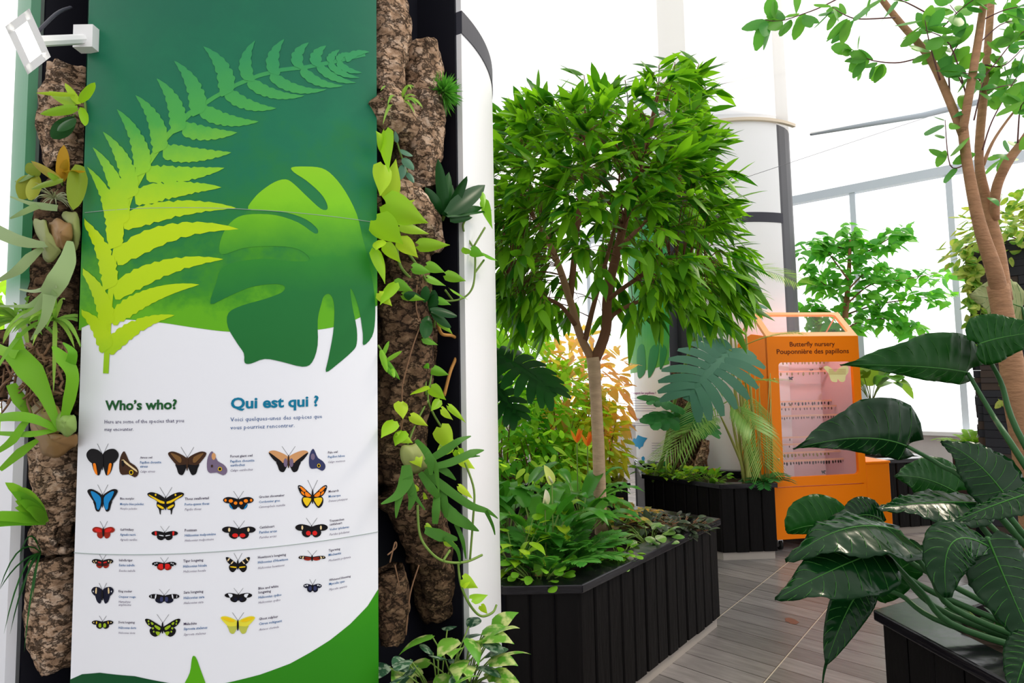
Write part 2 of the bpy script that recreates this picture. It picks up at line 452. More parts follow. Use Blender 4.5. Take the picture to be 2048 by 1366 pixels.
side_sign = mb.build('side_panel', rampmat('side_print', [(0, srgb(20, 70, 40)), (.5, (.78, .79, .84)), (1.0, (.78, .79, .84)), (1.75, (.78, .79, .84)), (1.85, srgb(60, 140, 90)), (4.4, srgb(160, 190, 180))], var=.0), column, smooth=False, label='curved side panel with green printing seen edge-on')
# black core with returns
rc = .64
mb = MB(); shell(mb, -pi, pi, rc - .05, rc, 0.0, TOP + .1, 64)
for a in (aR, aW - .004, aL, aG):
    d = V((sin(a), -cos(a), 0)); c = cyl(a, (rc + CR - .02) / 2 - .01, TOP / 2)
    mb.box(c, (CR - rc, .012, TOP), d, V((cos(a), sin(a), 0)))
mb.build('core', BLACK, column, smooth=False)
# ------- artwork on the sign
EPS = [.0008]
def S(px, py):
    p = oncyl(px, py, CC, CR); a = atan2(p.x - CC[0], -(p.y - CC[1])); return (a * CR, p.z)
def on(s_, z, e): return cyl(s_ / CR, CR + e, z)
def print_poly(mbx, poly, e, mi=0, px=True, clip=True):
    pts = [S(*p) if px else p for p in poly]
    lo, hi = aL * CR, aR * CR
    pts = [(min(max(p[0], lo), hi), p[1]) for p in pts]
    tris = tessellate_polygon([[V((x, y, 0)) for x, y in pts]])
    bm = bmesh.new(); vv = [bm.verts.new((x, y, 0)) for x, y in pts]
    for t in tris:
        try: bm.faces.new([vv[i] for i in t])
        except ValueError: pass
    if clip:
        x0 = min(p[0] for p in pts); x1 = max(p[0] for p in pts); k = math.ceil(x0 / .012)
        while k * .012 < x1:
            bmesh.ops.bisect_plane(bm, geom=bm.verts[:] + bm.edges[:] + bm.faces[:], plane_co=(k * .012, 0, 0), plane_no=(1, 0, 0)); k += 1
    bm.verts.index_update()
    mbx.add([on(v.co.x, v.co.y, e) for v in bm.verts], [[v.index for v in f.verts] for f in bm.faces], mi); bm.free()
def smooth_poly(pts, res=4):
    n = len(pts); P = [V((p[0], p[1], 0)) for p in pts]; out = []
    for i in range(n):
        p0, p1, p2, p3 = P[i - 1], P[i], P[(i + 1) % n], P[(i + 2) % n]
        for k in range(res):
            t = k / res
            q = 0.5 * ((2 * p1) + (p2 - p0) * t + (2 * p0 - 5 * p1 + 4 * p2 - p3) * t * t + (3 * p1 - p0 - 3 * p2 + p3) * t ** 3)
            out.append((q.x, q.y))
    return out
zz = lambda y: S(450, y)[1]
def cc(pts, k=1.797, ox=140, oy=0): return [(ox + x / k, oy + y / k) for x, y in pts]
# green field
wave = catmull([V((x, y, 0)) for x, y in cc([(22, 1188), (80, 1162), (140, 1150), (200, 1148), (330, 1160), (450, 1178), (570, 1192), (700, 1192), (850, 1188), (950, 1175), (1040, 1142), (1100, 1098)])], 6)
ws = [S(p.x, p.y) for p in wave]; ws[0] = (aL * CR, ws[0][1]); ws[-1] = (aR * CR, ws[-1][1])
vs_ = []; fs = []
for i, (s_, z) in enumerate(ws): vs_ += [on(s_, z, .0006), on(s_, (z + TOP) / 2, .0006), on(s_, TOP, .0006)]
for i in range(len(ws) - 1): fs += [(i * 3 + j, i * 3 + 3 + j, i * 3 + 4 + j, i * 3 + 1 + j) for j in (0, 1)]
GREEN = rampmat('green_print', [(zz(665), srgb(95, 170, 20)), (zz(560), srgb(62, 142, 30)), (zz(440), srgb(35, 120, 55)), (zz(250), srgb(20, 112, 78)), (zz(0), srgb(18, 100, 74)), (TOP, srgb(20, 100, 90))], var=.30, vscale=6, coat=0)
mb = MB(); mb.add(vs_, fs); mb.build('green_field', GREEN, sign)
LIME = rampmat('lime_print', [(zz(745), srgb(140, 190, 20)), (zz(660), srgb(175, 208, 10)), (zz(450), srgb(185, 215, 15)), (zz(350), srgb(140, 200, 40)), (zz(250), srgb(75, 165, 70)), (zz(100), srgb(45, 140, 85))], var=.16, vscale=12, coat=0)
LEAFP = rampmat('leaf_print', [(zz(745), srgb(25, 105, 45)), (zz(610), srgb(28, 112, 50)), (zz(535), srgb(45, 132, 42)), (zz(460), srgb(100, 175, 25)), (zz(420), srgb(125, 195, 25)), (zz(335), srgb(140, 200, 30))], var=.16, vscale=9, coat=0, slant=-.12)
# fern
rach = cc([(130, 1342), (135, 1240), (145, 1080), (160, 930), (185, 810), (220, 700), (280, 590), (350, 490), (430, 410), (520, 350), (600, 305), (680, 272), (760, 252), (850, 242), (940, 225), (1060, 196)])
lf_ = [((138, 1258), (377, 1133), 34, -.10), ((150, 1150), (466, 1023), 36, -.08), ((158, 1055), (552, 932), 40, -.08), ((168, 930), (607, 824), 42, -.10), ((193, 800), (597, 748), 40, -.06), ((235, 712), (545, 674), 38, -.04), ((275, 625), (556, 604), 36, .04), ((335, 545), (580, 549), 34, .04), ((405, 462), (602, 477), 32, .06), ((470, 395), (678, 438), 30, .08), ((560, 330), (742, 390), 27, .10), ((640, 292), (842, 345), 24, .10), ((720, 270), (922, 322), 22, .12), ((830, 250), (982, 309), 20, .12), ((890, 235), (1027, 298), 18, .10),
       ((134, 1258), (28, 1110), 34, .12), ((137, 1170), (30, 955), 34, .10), ((147, 1035), (36, 778), 36, .10), ((165, 890), (64, 600), 36, .10), ((188, 805), (84, 530), 36, .10), ((222, 710), (120, 474), 36, .10), ((265, 625), (170, 393), 36, .10), ((325, 545), (237, 343), 36, .12), ((390, 475), (313, 283), 36, .12), ((462, 412), (376, 220), 36, .12), ((565, 340), (480, 168), 36, .14), ((645, 292), (666, 147), 28, -.16), ((735, 268), (770, 142), 28, -.16), ((820, 245), (858, 154), 26, -.2), ((885, 240), (920, 165), 26, -.2),
       ((930, 225), (968, 180), 16, -.1), ((960, 220), (1000, 190), 14, -.1), ((990, 215), (1075, 188), 16, -.1), ((960, 225), (1048, 262), 14, .1), ((930, 230), (1040, 280), 14, .1)]
mb = MB()
ro = []; rr2 = []
for i, p in enumerate(rach):
    a = V((*rach[max(i - 1, 0)], 0)); b = V((*rach[min(i + 1, len(rach) - 1)], 0)); t = (b - a).normalized(); n = V((-t.y, t.x, 0)); wd = 5.5 if i < 9 else 4.0
    ro.append((p[0] + n.x * wd, p[1] + n.y * wd)); rr2.append((p[0] - n.x * wd, p[1] - n.y * wd))
print_poly(mb, ro + rr2[::-1], .0013)
for li, (a, b, wd, bow) in enumerate(lf_):
    a, b = cc([a, b]); wd = wd / 1.797 * 1.02
    A = V((*a, 0)); B = V((*b, 0)); d = B - A; n = V((-d.y, d.x, 0)); up = []; dn = []; K = 26
    nl = n.normalized(); lobes = max(4, d.length / 15)
    for k in range(K + 1):
        t = k / K; c = A.lerp(B, t) + n * bow * 4 * t * (1 - t)
        prof = wd * ((1 - t ** 1.6) ** .8) * (.75 + .25 * min(1, t * 5))
        sc = .74 + .30 * abs(sin(pi * t * lobes)) ** .7
        up.append((c + nl * prof * sc)[:2]); dn.append((c - nl * prof * sc)[:2])
    print_poly(mb, [tuple(p) for p in up + dn[::-1]], .0014 + li * .00002)
mb.build('fern_print', LIME, sign)
mons = cc([(640, 752), (660, 715), (690, 685), (735, 655), (775, 645), (805, 662), (850, 705), (900, 750), (924, 753), (922, 730), (900, 695), (850, 650), (805, 620), (797, 602), (850, 599), (905, 605), (945, 632), (990, 690), (1030, 770), (1050, 850), (1075, 950), (1094, 1060), (1096, 1150), (1085, 1210), (1054, 1241), (1052, 1200), (1040, 1120), (1022, 1060), (1007, 1038), (1014, 1100), (1030, 1180), (1030, 1235), (1015, 1262), (960, 1310), (920, 1337), (928, 1290), (945, 1200), (950, 1120), (945, 1075), (930, 1056), (912, 1065), (902, 1095), (890, 1150), (890, 1240), (870, 1302), (835, 1318), (760, 1300), (700, 1290), (650, 1307), (628, 1303), (625, 1270), (600, 1232), (568, 1175), (570, 1125), (620, 1098), (700, 1075), (760, 1052), (773, 1032), (755, 1022), (710, 1022), (640, 1035), (560, 1070), (505, 1092), (525, 1020), (545, 965), (600, 942), (700, 930), (780, 938), (855, 938), (850, 915), (800, 890), (700, 885), (620, 893), (545, 915), (540, 870), (565, 815), (605, 780), (660, 770), (740, 774), (820, 800), (880, 840), (890, 825), (850, 790), (780, 765), (700, 757)])
mb = MB(); print_poly(mb, smooth_poly(mons, 3), .0012); mb.build('leaf_print', LEAFP, sign, label='printed split leaf, lime above and dark green below')
# ground prints
mb = MB(); print_poly(mb, [(768, 1175), (735, 1212), (700, 1248), (660, 1280), (620, 1305), (580, 1327), (520, 1349), (460, 1364), (400, 1374), (400, 1500), (768, 1500)], .0009); mb.build('ground_print', rampmat('grass_print', [(zz(1500), srgb(40, 120, 15)), (zz(1330), srgb(45, 130, 20)), (zz(1180), srgb(60, 150, 20))], var=.25, vscale=10), sign)
mb = MB(); print_poly(mb, [(130, 1357), (165, 1348), (200, 1345), (270, 1352), (340, 1366), (400, 1382), (400, 1500), (130, 1500)], .0009); mb.build('ground_print', mat('dark_green_print', srgb(12, 75, 38), .5), sign)
mb = MB(); print_poly(mb, smooth_poly([(388, 1311), (394, 1318), (402, 1340), (416, 1380), (430, 1440), (345, 1440), (366, 1375), (380, 1345), (384, 1318)], 3), .0014); mb.build('leaf_tip_print', mat('leaf_green_print', srgb(85, 165, 15), .5), sign)
SEAM = mat('panel_seam', (.32, .38, .36), .6)
for y in (417, 1102):
    z = zz(y); mb = MB(); shell(mb, aL, aR, CR, CR + .0018, z - .0006, z + .0006, 50); mb.build('panel_seam', SEAM, sign, smooth=False)
# text
_td = bpy.data.curves.new('txt', 'FONT'); _to = bpy.data.objects.new('txt', _td); C.objects.link(_to)
_cache = {}
def text2d(s_, bold=0, shear=0, res=2):
    key = (s_, bold, shear, res)
    if key in _cache: return _cache[key]
    _td.body = s_; _td.offset = bold; _td.shear = shear; _td.resolution_u = res; _td.size = 1; _td.fill_mode = 'BOTH'; _td.extrude = 0
    dg = bpy.context.evaluated_depsgraph_get(); dg.update()
    me = _to.evaluated_get(dg).to_mesh()
    vs_ = [(v.co.x, v.co.y) for v in me.vertices]; fs = [tuple(p.vertices) for p in me.polygons]
    _to.evaluated_get(dg).to_mesh_clear()
    x0 = min(v[0] for v in vs_); x1 = max(v[0] for v in vs_)
    _cache[key] = ([(x - x0, y) for x, y in vs_], fs, x1 - x0); return _cache[key]
def sign_text(mbx, s_, x0, x1, yb, bold=0, shear=0, mi=0, stretch=1.0, res=1):
    vs_, fs, wd = text2d(s_, bold, shear, res)
    a = S(x0, yb); b = S(x1, yb); k = (b[0] - a[0]) / wd
    mbx.add([on(a[0] + x * k, a[1] + y * k * stretch, .0016) for x, y in vs_], fs, mi)
DG = mat('print_dark_green', srgb(25, 85, 40), .5); TEAL = mat('print_teal', srgb(0, 115, 150), .5); NAVY = mat('print_navy', srgb(62, 55, 95), .5); BLU = mat('print_blue', srgb(45, 85, 140), .5)
CAPN = mat('print_near_black', srgb(50, 35, 70), .5); CAPB = mat('print_caption_blue', srgb(30, 95, 150), .5); CAPG = mat('print_caption_grey', srgb(110, 100, 125), .5)
mb = MB(); sign_text(mb, 'Who\u2019s who?', 211, 354, 820, .03, stretch=.92, res=3); mb.build('heading', DG, sign, smooth=False, label='green heading in English')
mb = MB(); sign_text(mb, 'Qui est qui ?', 462, 637, 817, .03, stretch=.92, res=3); mb.build('heading', TEAL, sign, smooth=False, label='teal heading in French')
mb = MB(); sign_text(mb, 'Here are some of the species that you', 210, 368, 847, 0); sign_text(mb, 'may encounter.', 210, 268, 862, 0); mb.build('intro_text', NAVY, sign, smooth=False)
mb = MB(); sign_text(mb, 'Voici quelques-unes des esp\u00e8ces que', 461, 644, 843, 0); sign_text(mb, 'vous pourriez rencontrer.', 461, 589, 859, 0); mb.build('intro_text', BLU, sign, smooth=False)
caps = [(281, [('Atreus owl', 305, 917, 0), ('Papillon chouette', 323, 927, 1), ('atreus', 296, 935, 1), ('Caligo atreus', 311, 945, 2)]),
 (461, [('Forest giant owl', 505, 915, 0), ('Papillon chouette', 509, 925, 1), ('eurilochus', 490, 933, 1), ('Caligo eurilochus', 506, 943, 2)]),
 (656, [('Pale owl', 675, 907, 0), ('Papillon hibou', 689, 916, 1), ('Caligo memnon', 690, 926, 2)]),
 (241, [('Blue morpho', 269, 999, 0), ('Morpho bleu peleides', 288, 1010, 1), ('Morpho peleides', 275, 1019, 2)]),
 (370, [('Thoas swallowtail', 418, 1000, 0), ('Porte-queue thoas', 419, 1011, 1), ('Papilio thoas', 403, 1021, 2)]),
 (518, [('Grecian shoemaker', 569, 996, 0), ('Cordonnier grec', 560, 1006, 1), ('Catonephele numilia', 570, 1016, 2)]),
 (657, [('Monarch', 677, 985, 0), ('Monarque', 681, 995, 1), ('Danaus plexippus', 695, 1004, 2)]),
 (241, [('Gulf fritillary', 268, 1061, 0), ('Agraulis nacr\u00e9', 272, 1071, 1), ('Agraulis vanillae', 275, 1081, 2)]),
 (370, [('Postman', 394, 1063, 0), ('H\u00e9liconius melpom\u00e8ne', 432, 1073, 1), ('Heliconius melpomene', 428, 1083, 2)]),
 (519, [('Cattleheart', 549, 1057, 0), ('Parides arcas', 554, 1067, 1), ('Parides arcas', 553, 1077, 2)]),
 (659, [('Transandean', 688, 1044, 0), ('cattleheart', 684, 1051, 0), ('Voilier iphidamas', 698, 1061, 1), ('Parides iphidamas', 699, 1071, 2)]),
 (239, [('Isabella tiger', 266, 1122, 0), ('Euides isabelle', 270, 1132, 1), ('Eueides isabella', 271, 1143, 2)]),
 (367, [('Tiger longwing', 407, 1124, 0), ('H\u00e9liconius h\u00e9cale', 414, 1135, 1), ('Heliconius hecale', 412, 1145, 2)]),
 (516, [('Hewitson\u2019s longwing', 572, 1117, 0), ('H\u00e9liconius d\u2019Hewitson', 576, 1127, 1), ('Heliconius hewitsoni', 569, 1138, 2)]),
 (657, [('Tigerwing', 680, 1103, 0), ('M\u00e9chanitis', 682, 1112, 1), ('Mechanitis polymnia', 701, 1123, 2)]),
 (238, [('King cracker', 265, 1184, 0), ('Craqueur rouge', 272, 1195, 1), ('Hamadryas', 262, 1205, 2), ('amphinome', 263, 1211, 2)]),
 (368, [('Sara longwing', 407, 1187, 0), ('H\u00e9liconius sara', 409, 1198, 1), ('Heliconius sara', 407, 1208, 2)]),
 (517, [('Blue and white', 557, 1179, 0), ('longwing', 542, 1187, 0), ('H\u00e9liconius cydno', 563, 1197, 1), ('Heliconius cydno', 561, 1207, 2)]),
 (658, [('Whitened bluewing', 701, 1162, 0), ('Myscelia cyan', 689, 1170, 1), ('Myscelia cyaniris', 694, 1181, 2)]),
 (238, [('Doris longwing', 270, 1246, 0), ('H\u00e9liconius doris', 273, 1257, 1), ('Heliconius doris', 271, 1267, 2)]),
 (368, [('Malachite', 394, 1250, 0), ('Siproeta stelenes', 415, 1260, 1), ('Siproeta stelenes', 412, 1271, 2)]),
 (518, [('Ghost sulphur', 556, 1240, 0), ('Citron voltigeant', 564, 1250, 1), ('Anteos clorinde', 558, 1261, 2)])]
for x0, ls in caps:
    mb = MB()
    for s_, x1, yb, k in ls: sign_text(mb, s_, x0, x1, yb, .012 if k < 2 else 0, .25 if k == 2 else 0, k, 1.12)
    mb.build('species_caption', [CAPN, CAPB, CAPG], sign, smooth=False)
# butterflies: polygons in (x outwards 0..1, y up -1..1), mirrored
PM = {}
def pm(c):
    if c not in PM:
        cols = dict(k=(12, 9, 14), o=(245, 130, 10), b=(15, 130, 195), r=(215, 30, 25), d=(150, 35, 15), y=(235, 195, 20), c=(225, 200, 150), w=(225, 228, 235), n=(62, 38, 22), t=(205, 150, 100), v=(115, 100, 125), g=(150, 180, 30), u=(50, 55, 95), s=(225, 215, 60), p=(12, 15, 38), l=(120, 85, 45), e=(185, 190, 80))
        PM[c] = mat('print_' + {'k': 'black', 'o': 'orange', 'b': 'blue', 'r': 'red', 'd': 'rust', 'y': 'yellow', 'c': 'cream', 'w': 'white', 'n': 'brown', 't': 'tan', 'v': 'mauve', 'g': 'lime', 'u': 'slate', 's': 'pale_yellow', 'p': 'midnight', 'l': 'bronze', 'e': 'sage'}[c], srgb(*cols[c]), .5)
    return PM[c]
OWL = ([(0, .55), (.3, .9), (.7, .98), (.95, .75), (1, .45), (.85, .1), (.62, -.1), (.3, -.1), (0, 0)], [(0, .2), (.62, 0), (.62, -.35), (.5, -.75), (.35, -.95), (.2, -.95), (.08, -.5), (0, -.1)])
MOR = ([(0, .4), (.3, .75), (.7, 1), (.95, .95), (1, .75), (.8, .3), (.55, -.1), (.2, -.1), (0, 0)], [(0, .1), (.6, 0), (.55, -.4), (.45, -.85), (.25, -.95), (.12, -.6), (0, -.1)])
SWA = ([(0, .35), (.35, .75), (.75, .95), (1, .85), (.95, .6), (.6, .3), (.35, 0), (0, 0)], [(0, .15), (.45, .15), (.5, -.25), (.38, -.55), (.33, -.95), (.28, -.95), (.26, -.6), (.1, -.55), (0, -.1)])
LON = ([(0, .35), (.3, .6), (.7, .7), (.97, .5), (1, .2), (.8, -.05), (.4, -.1), (0, -.05)], [(0, .1), (.4, 0), (.6, -.15), (.55, -.6), (.3, -.85), (.1, -.7), (0, -.2)])
MON = ([(0, .05), (.3, .4), (.7, .85), (.95, .95), (1, .75), (.85, .3), (.6, .0), (.2, -.1), (0, -.1)], [(0, 0), (.6, 0), (.75, -.3), (.65, -.75), (.4, -.95), (.15, -.6), (0, -.2)])
SLI = ([(0, .2), (.4, .4), (.85, .45), (1, .15), (.9, -.15), (.5, -.1), (0, 0)], [(0, 0), (.5, -.05), (.6, -.3), (.3, -.5), (.05, -.3)])
E = lambda x, y, a, b, n=10: [(x + a * cos(2 * pi * i / n), y + b * sin(2 * pi * i / n)) for i in range(n)]
bfs = [(206, 924, 32, 27, OWL, 'k', 'k', [('o', [(.42, -.12), (.58, -.12), (.5, -.7), (.38, -.92), (.3, -.92), (.36, -.5)])]),
 (375, 927, 38, 24, MOR, 'n', 'k', [('l', [(.35, .55), (.75, .85), (.85, .8), (.45, .1), (.3, .15)]), ('k', E(.3, -.4, .2, .3))]),
 (577, 923, 39, 22, MOR, 't', 'k', [('k', [(.95, .8), (1, .72), (.78, .2), (.55, -.1), (.3, -.1), (.6, .35)]), ('v', E(.15, -.1, .1, .4))]),
 (206, 1001, 30, 23, MOR, 'k', 'k', [('b', [(.1, .25), (.35, .6), (.65, .82), (.78, .75), (.6, .2), (.42, -.2), (.38, -.65), (.25, -.8), (.12, -.4)])]),
 (332, 1006, 36, 23, SWA, 'k', 'k', [('y', [(.02, .1), (.3, .25), (.6, .5), (.92, .75), (.88, .62), (.55, .28), (.3, .02), (.02, -.05)]), ('y', [(.42, -.1), (.45, -.25), (.2, -.5), (.1, -.48), (.12, -.35)]), ('y', E(.55, .72, .05, .1))]),
 (477, 1005, 30, 16, LON, 'k', 'k', [('o', E(.85, .3, .08, .18)), ('o', E(.5, .22, .14, .22)), ('o', E(.18, -.05, .12, .2)), ('b', [(.55, -.2), (.6, -.2), (.5, -.65), (.35, -.8)])]),
 (625, 993, 29, 24, MON, 'k', 'k', [('o', [(.1, .05), (.35, .35), (.5, .4), (.5, .1), (.3, -.02)]), ('o', [(.45, .5), (.8, .85), (.85, .72), (.6, .4)]), ('o', [(.55, .1), (.62, .35), (.78, .45), (.75, .25)]), ('y', [(.1, -.15), (.6, -.08), (.65, -.35), (.4, -.8), (.2, -.5)]), ('w', E(.9, .8, .04, .04))]),
 (208, 1064, 22, 15, LON, 'd', 'd', [('r', [(.15, .2), (.4, .5), (.8, .45), (.6, .05), (.2, .0)])]),
 (330, 1070, 26, 12, LON, 'k', 'k', [('r', [(.6, .58), (.75, .6), (.72, .05), (.62, -.05)]), ('w', [(.05, -.05), (.4, .05), (.4, -.05), (.05, -.2)])]),
 (478, 1064, 33, 16, LON, 'k', 'k', [('c', E(.58, .3, .07, .25)), ('r', E(.22, -.4, .18, .25))]),
 (623, 1060, 32, 17, LON, 'k', 'k', [('c', E(.58, .3, .06, .25)), ('r', E(.2, -.35, .15, .27))]),
 (206, 1126, 21, 12, LON, 'k', 'd', [('r', [(.05, .15), (.4, .3), (.4, .1), (.05, 0)]), ('k', [(.1, -.2), (.5, -.2), (.5, -.35), (.1, -.4)]), ('c', E(.6, .35, .06, .14)), ('c', E(.82, .3, .05, .1)), ('c', E(.75, .05, .05, .1))]),
 (329, 1131, 24, 11, LON, 'k', 'd', [('r', [(.05, .25), (.35, .35), (.5, .0), (.3, -.6), (.05, -.4)]), ('w', E(.75, .35, .05, .1)), ('w', E(.85, .05, .05, .1)), ('w', E(.6, .45, .05, .1))]),
 (476, 1129, 24, 16, MON, 'k', 'k', [('c', [(.35, .4), (.42, .45), (.6, .15), (.5, .1)]), ('y', [(.15, -.25), (.6, -.2), (.6, -.32), (.15, -.4)]), ('c', [(.65, .75), (.75, .82), (.88, .5), (.8, .45)])]),
 (624, 1116, 27, 10, SLI, 'k', 'd', [('c', [(.6, .3), (.68, .35), (.75, -.05), (.65, -.08)]), ('c', E(.85, .2, .04, .12)), ('d', [(.05, .1), (.5, .25), (.5, .05), (.05, 0)])]),
 (206, 1190, 22, 17, OWL, 'p', 'p', [('c', [(.5, .85), (.6, .85), (.65, .3), (.52, .2)]), ('w', E(.82, .45, .04, .1))]),
 (329, 1196, 30, 12, LON, 'k', 'p', [('w', [(.5, .6), (.58, .6), (.62, .0), (.55, -.02)]), ('w', [(.84, .5), (.87, .45), (.86, .1), (.83, .1)]), ('u', [(.05, .15), (.25, .2), (.25, -.5), (.08, -.5)])]),
 (477, 1194, 27, 12, LON, 'k', 'k', [('w', [(.45, .5), (.75, .6), (.7, .3), (.6, -.05), (.45, .1)]), ('p', E(.2, -.3, .14, .3))]),
 (625, 1175, 18, 11, LON, 'p', 'p', [('w', E(.6, .45, .1, .12)), ('w', E(.82, .35, .08, .1)), ('u', E(.25, -.1, .2, .4))]),
 (206, 1248, 21, 11, LON, 'k', 'k', [('y', [(.5, .5), (.58, .5), (.6, .1), (.52, .1)]), ('g', E(.22, -.2, .15, .4)), ('c', E(.82, .35, .06, .1))]),
 (326, 1255, 35, 19, MON, 'k', 'k', [('g', [(.12, .0), (.42, .3), (.45, .1), (.2, -.25)]), ('g', [(.5, .4), (.6, .6), (.68, .55), (.6, .3)]), ('g', E(.8, .7, .05, .12)), ('g', [(.15, -.45), (.4, -.4), (.3, -.8), (.2, -.75)]), ('g', E(.55, -.05, .06, .12)), ('g', E(.78, .4, .04, .1)), ('g', E(.5, -.4, .05, .1))]),
 (476, 1250, 34, 18, MOR, 's', 'e', [('y', [(.15, .45), (.5, .8), (.9, .9), (.9, .75), (.5, .4)])])]
names = 'owl with orange hind corners;brown owl with bronze forewings;pale tan owl;blue morpho;yellow and black swallowtail;orange spotted butterfly;orange monarch;rust red fritillary;black longwing with red bars;black butterfly with red hind patches;black butterfly with scarlet hind patches;small striped tiger;red centred longwing;yellow banded longwing;slender brown tigerwing;dark cracker with cream bars;midnight blue longwing;black and white longwing;small white spotted bluewing;small lime marked longwing;large green and black malachite;pale yellow sulphur'.split(';')
for (x, y, w_, h_, (fw, hw), cf, ch, pt), nm in zip(bfs, names):
    keys = []; mb = MB()
    def mi(c):
        if c not in keys: keys.append(c)
        return keys.index(c)
    for sgn in (-1, 1):
        T = lambda poly: [(x + sgn * px_ * w_, y - py_ * h_) for px_, py_ in poly]
        print_poly(mb, smooth_poly(T(hw), 3), .0012, mi(ch), clip=False); print_poly(mb, smooth_poly(T(fw), 3), .0015, mi(cf), clip=False)
        for c, poly in pt: print_poly(mb, smooth_poly(T(poly), 2), .0019, mi(c), clip=False)
        print_poly(mb, [(x, y - h_ * .5), (x + sgn * w_ * .34, y - h_ * 1.25 - 3), (x + sgn * w_ * .34 + .7, y - h_ * 1.25 - 3), (x + .7, y - h_ * .5)], .0012, mi('k'), clip=False)
    print_poly(mb, [(x + a, y - b) for a, b in E(0, 0, 2.0, h_ * .62, 12)], .0022, mi('n' if cf in 'tn' else 'k'), clip=False)
    mb.build('butterfly_print', [pm(k) for k in keys], sign, smooth=False, label='printed ' + nm)
side = [(0.0, -.75), (-.62, -.8), (-.9, -.55), (-.95, 0), (-.85, .55), (-.6, .95), (-.4, 1), (-.2, .7), (.1, .2), (.6, -.05), (.95, -.4), (.95, -.75), (.6, -.98)]
for x, y, w_, h_, c, pt in [(258, 929, 20, 26, 'n', [('c', [(-.7, .35), (-.5, .4), (.1, 0), (.8, -.4), (.9, -.6), (.5, -.4), (-.2, 0)]), ('y', E(.28, -.6, .22, .2)), ('k', E(.28, -.6, .14, .13)), ('k', E(-.55, .1, .12, .25))]),
                       (434, 927, 21, 24, 'v', [('t', E(-.3, .6, .2, .3)), ('y', E(.3, -.45, .2, .18)), ('k', E(.3, -.45, .13, .12)), ('n', E(-.45, -.2, .1, .12))]),
                       (634, 920, 17, 22, 'u', [('v', E(-.5, .3, .25, .3)), ('y', E(.2, -.5, .2, .18)), ('k', E(.2, -.5, .13, .12))])]:
    keys = [c] + [k for k, _ in pt]; mb = MB(); T = lambda poly: [(x + a * w_, y - b * h_) for a, b in poly]
    print_poly(mb, smooth_poly(T(side), 2), .0012, 0, clip=False)
    for i, (k, poly) in enumerate(pt): print_poly(mb, T(poly), .0016 + .0003 * i, i + 1, clip=False)
    mb.build('butterfly_print', [pm(k) for k in keys], sign, smooth=False, label='printed side view of an owl butterfly with an eye spot')
bpy.data.objects.remove(_to)
# ------------------------------------------------------------------ cork bark on the near column
def corkmat(name, c0, c1, c2):
    m = bpy.data.materials.new(name); m.use_nodes = True
    N = m.node_tree.nodes; L = m.node_tree.links; p = N['Principled BSDF']
    t = N.new('ShaderNodeTexCoord'); mp = N.new('ShaderNodeMapping'); mp.inputs['Scale'].default_value = (1, 1, 1.5); L.new(t.outputs['Object'], mp.inputs['Vector'])
    n = N.new('ShaderNodeTexNoise'); n.inputs['Scale'].default_value = 22; n.inputs['Detail'].default_value = 8; n.inputs['Roughness'].default_value = .7; L.new(mp.outputs['Vector'], n.inputs['Vector'])
    v = N.new('ShaderNodeTexVoronoi'); v.feature = 'DISTANCE_TO_EDGE'; v.inputs['Scale'].default_value = 24
    dis = N.new('ShaderNodeMix'); dis.data_type = 'VECTOR'; dis.inputs[0].default_value = .12; L.new(mp.outputs['Vector'], dis.inputs[4]); L.new(n.outputs['Color'], dis.inputs[5]); L.new(dis.outputs[1], v.inputs['Vector'])
    cr = N.new('ShaderNodeValToRGB'); cr.color_ramp.elements[0].position = .34; cr.color_ramp.elements[1].position = .68
    cr.color_ramp.elements[0].color = (*c0, 1); cr.color_ramp.elements[1].color = (*c2, 1); e = cr.color_ramp.elements.new(.5); e.color = (*c1, 1)
    L.new(n.outputs['Fac'], cr.inputs[0])
    mr_ = N.new('ShaderNodeMapRange'); mr_.inputs['From Max'].default_value = .10; L.new(v.outputs['Distance'], mr_.inputs['Value'])
    mr2 = N.new('ShaderNodeMapRange'); mr2.inputs['To Min'].default_value = .25; L.new(mr_.outputs['Result'], mr2.inputs['Value'])
    sc = N.new('ShaderNodeVectorMath'); sc.operation = 'SCALE'; L.new(cr.outputs[0], sc.inputs[0]); L.new(mr2.outputs['Result'], sc.inputs['Scale']); L.new(sc.outputs[0], p.inputs['Base Color'])
    p.inputs['Roughness'].default_value = .9; p.inputs['Specular IOR Level'].default_value = .15
    ad = N.new('ShaderNodeMath'); ad.operation = 'ADD'; L.new(mr_.outputs['Result'], ad.inputs[0]); L.new(n.outputs['Fac'], ad.inputs[1])
    b = N.new('ShaderNodeBump'); b.inputs['Strength'].default_value = .9; b.inputs['Distance'].default_value = .012; L.new(ad.outputs[0], b.inputs['Height']); L.new(b.outputs['Normal'], p.inputs['Normal'])
    return m
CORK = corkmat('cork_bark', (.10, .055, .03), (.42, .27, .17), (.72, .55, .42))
CORKD = corkmat('dark_cork_bark', (.035, .02, .012), (.13, .075, .042), (.30, .19, .11))  # darker set of cork browns
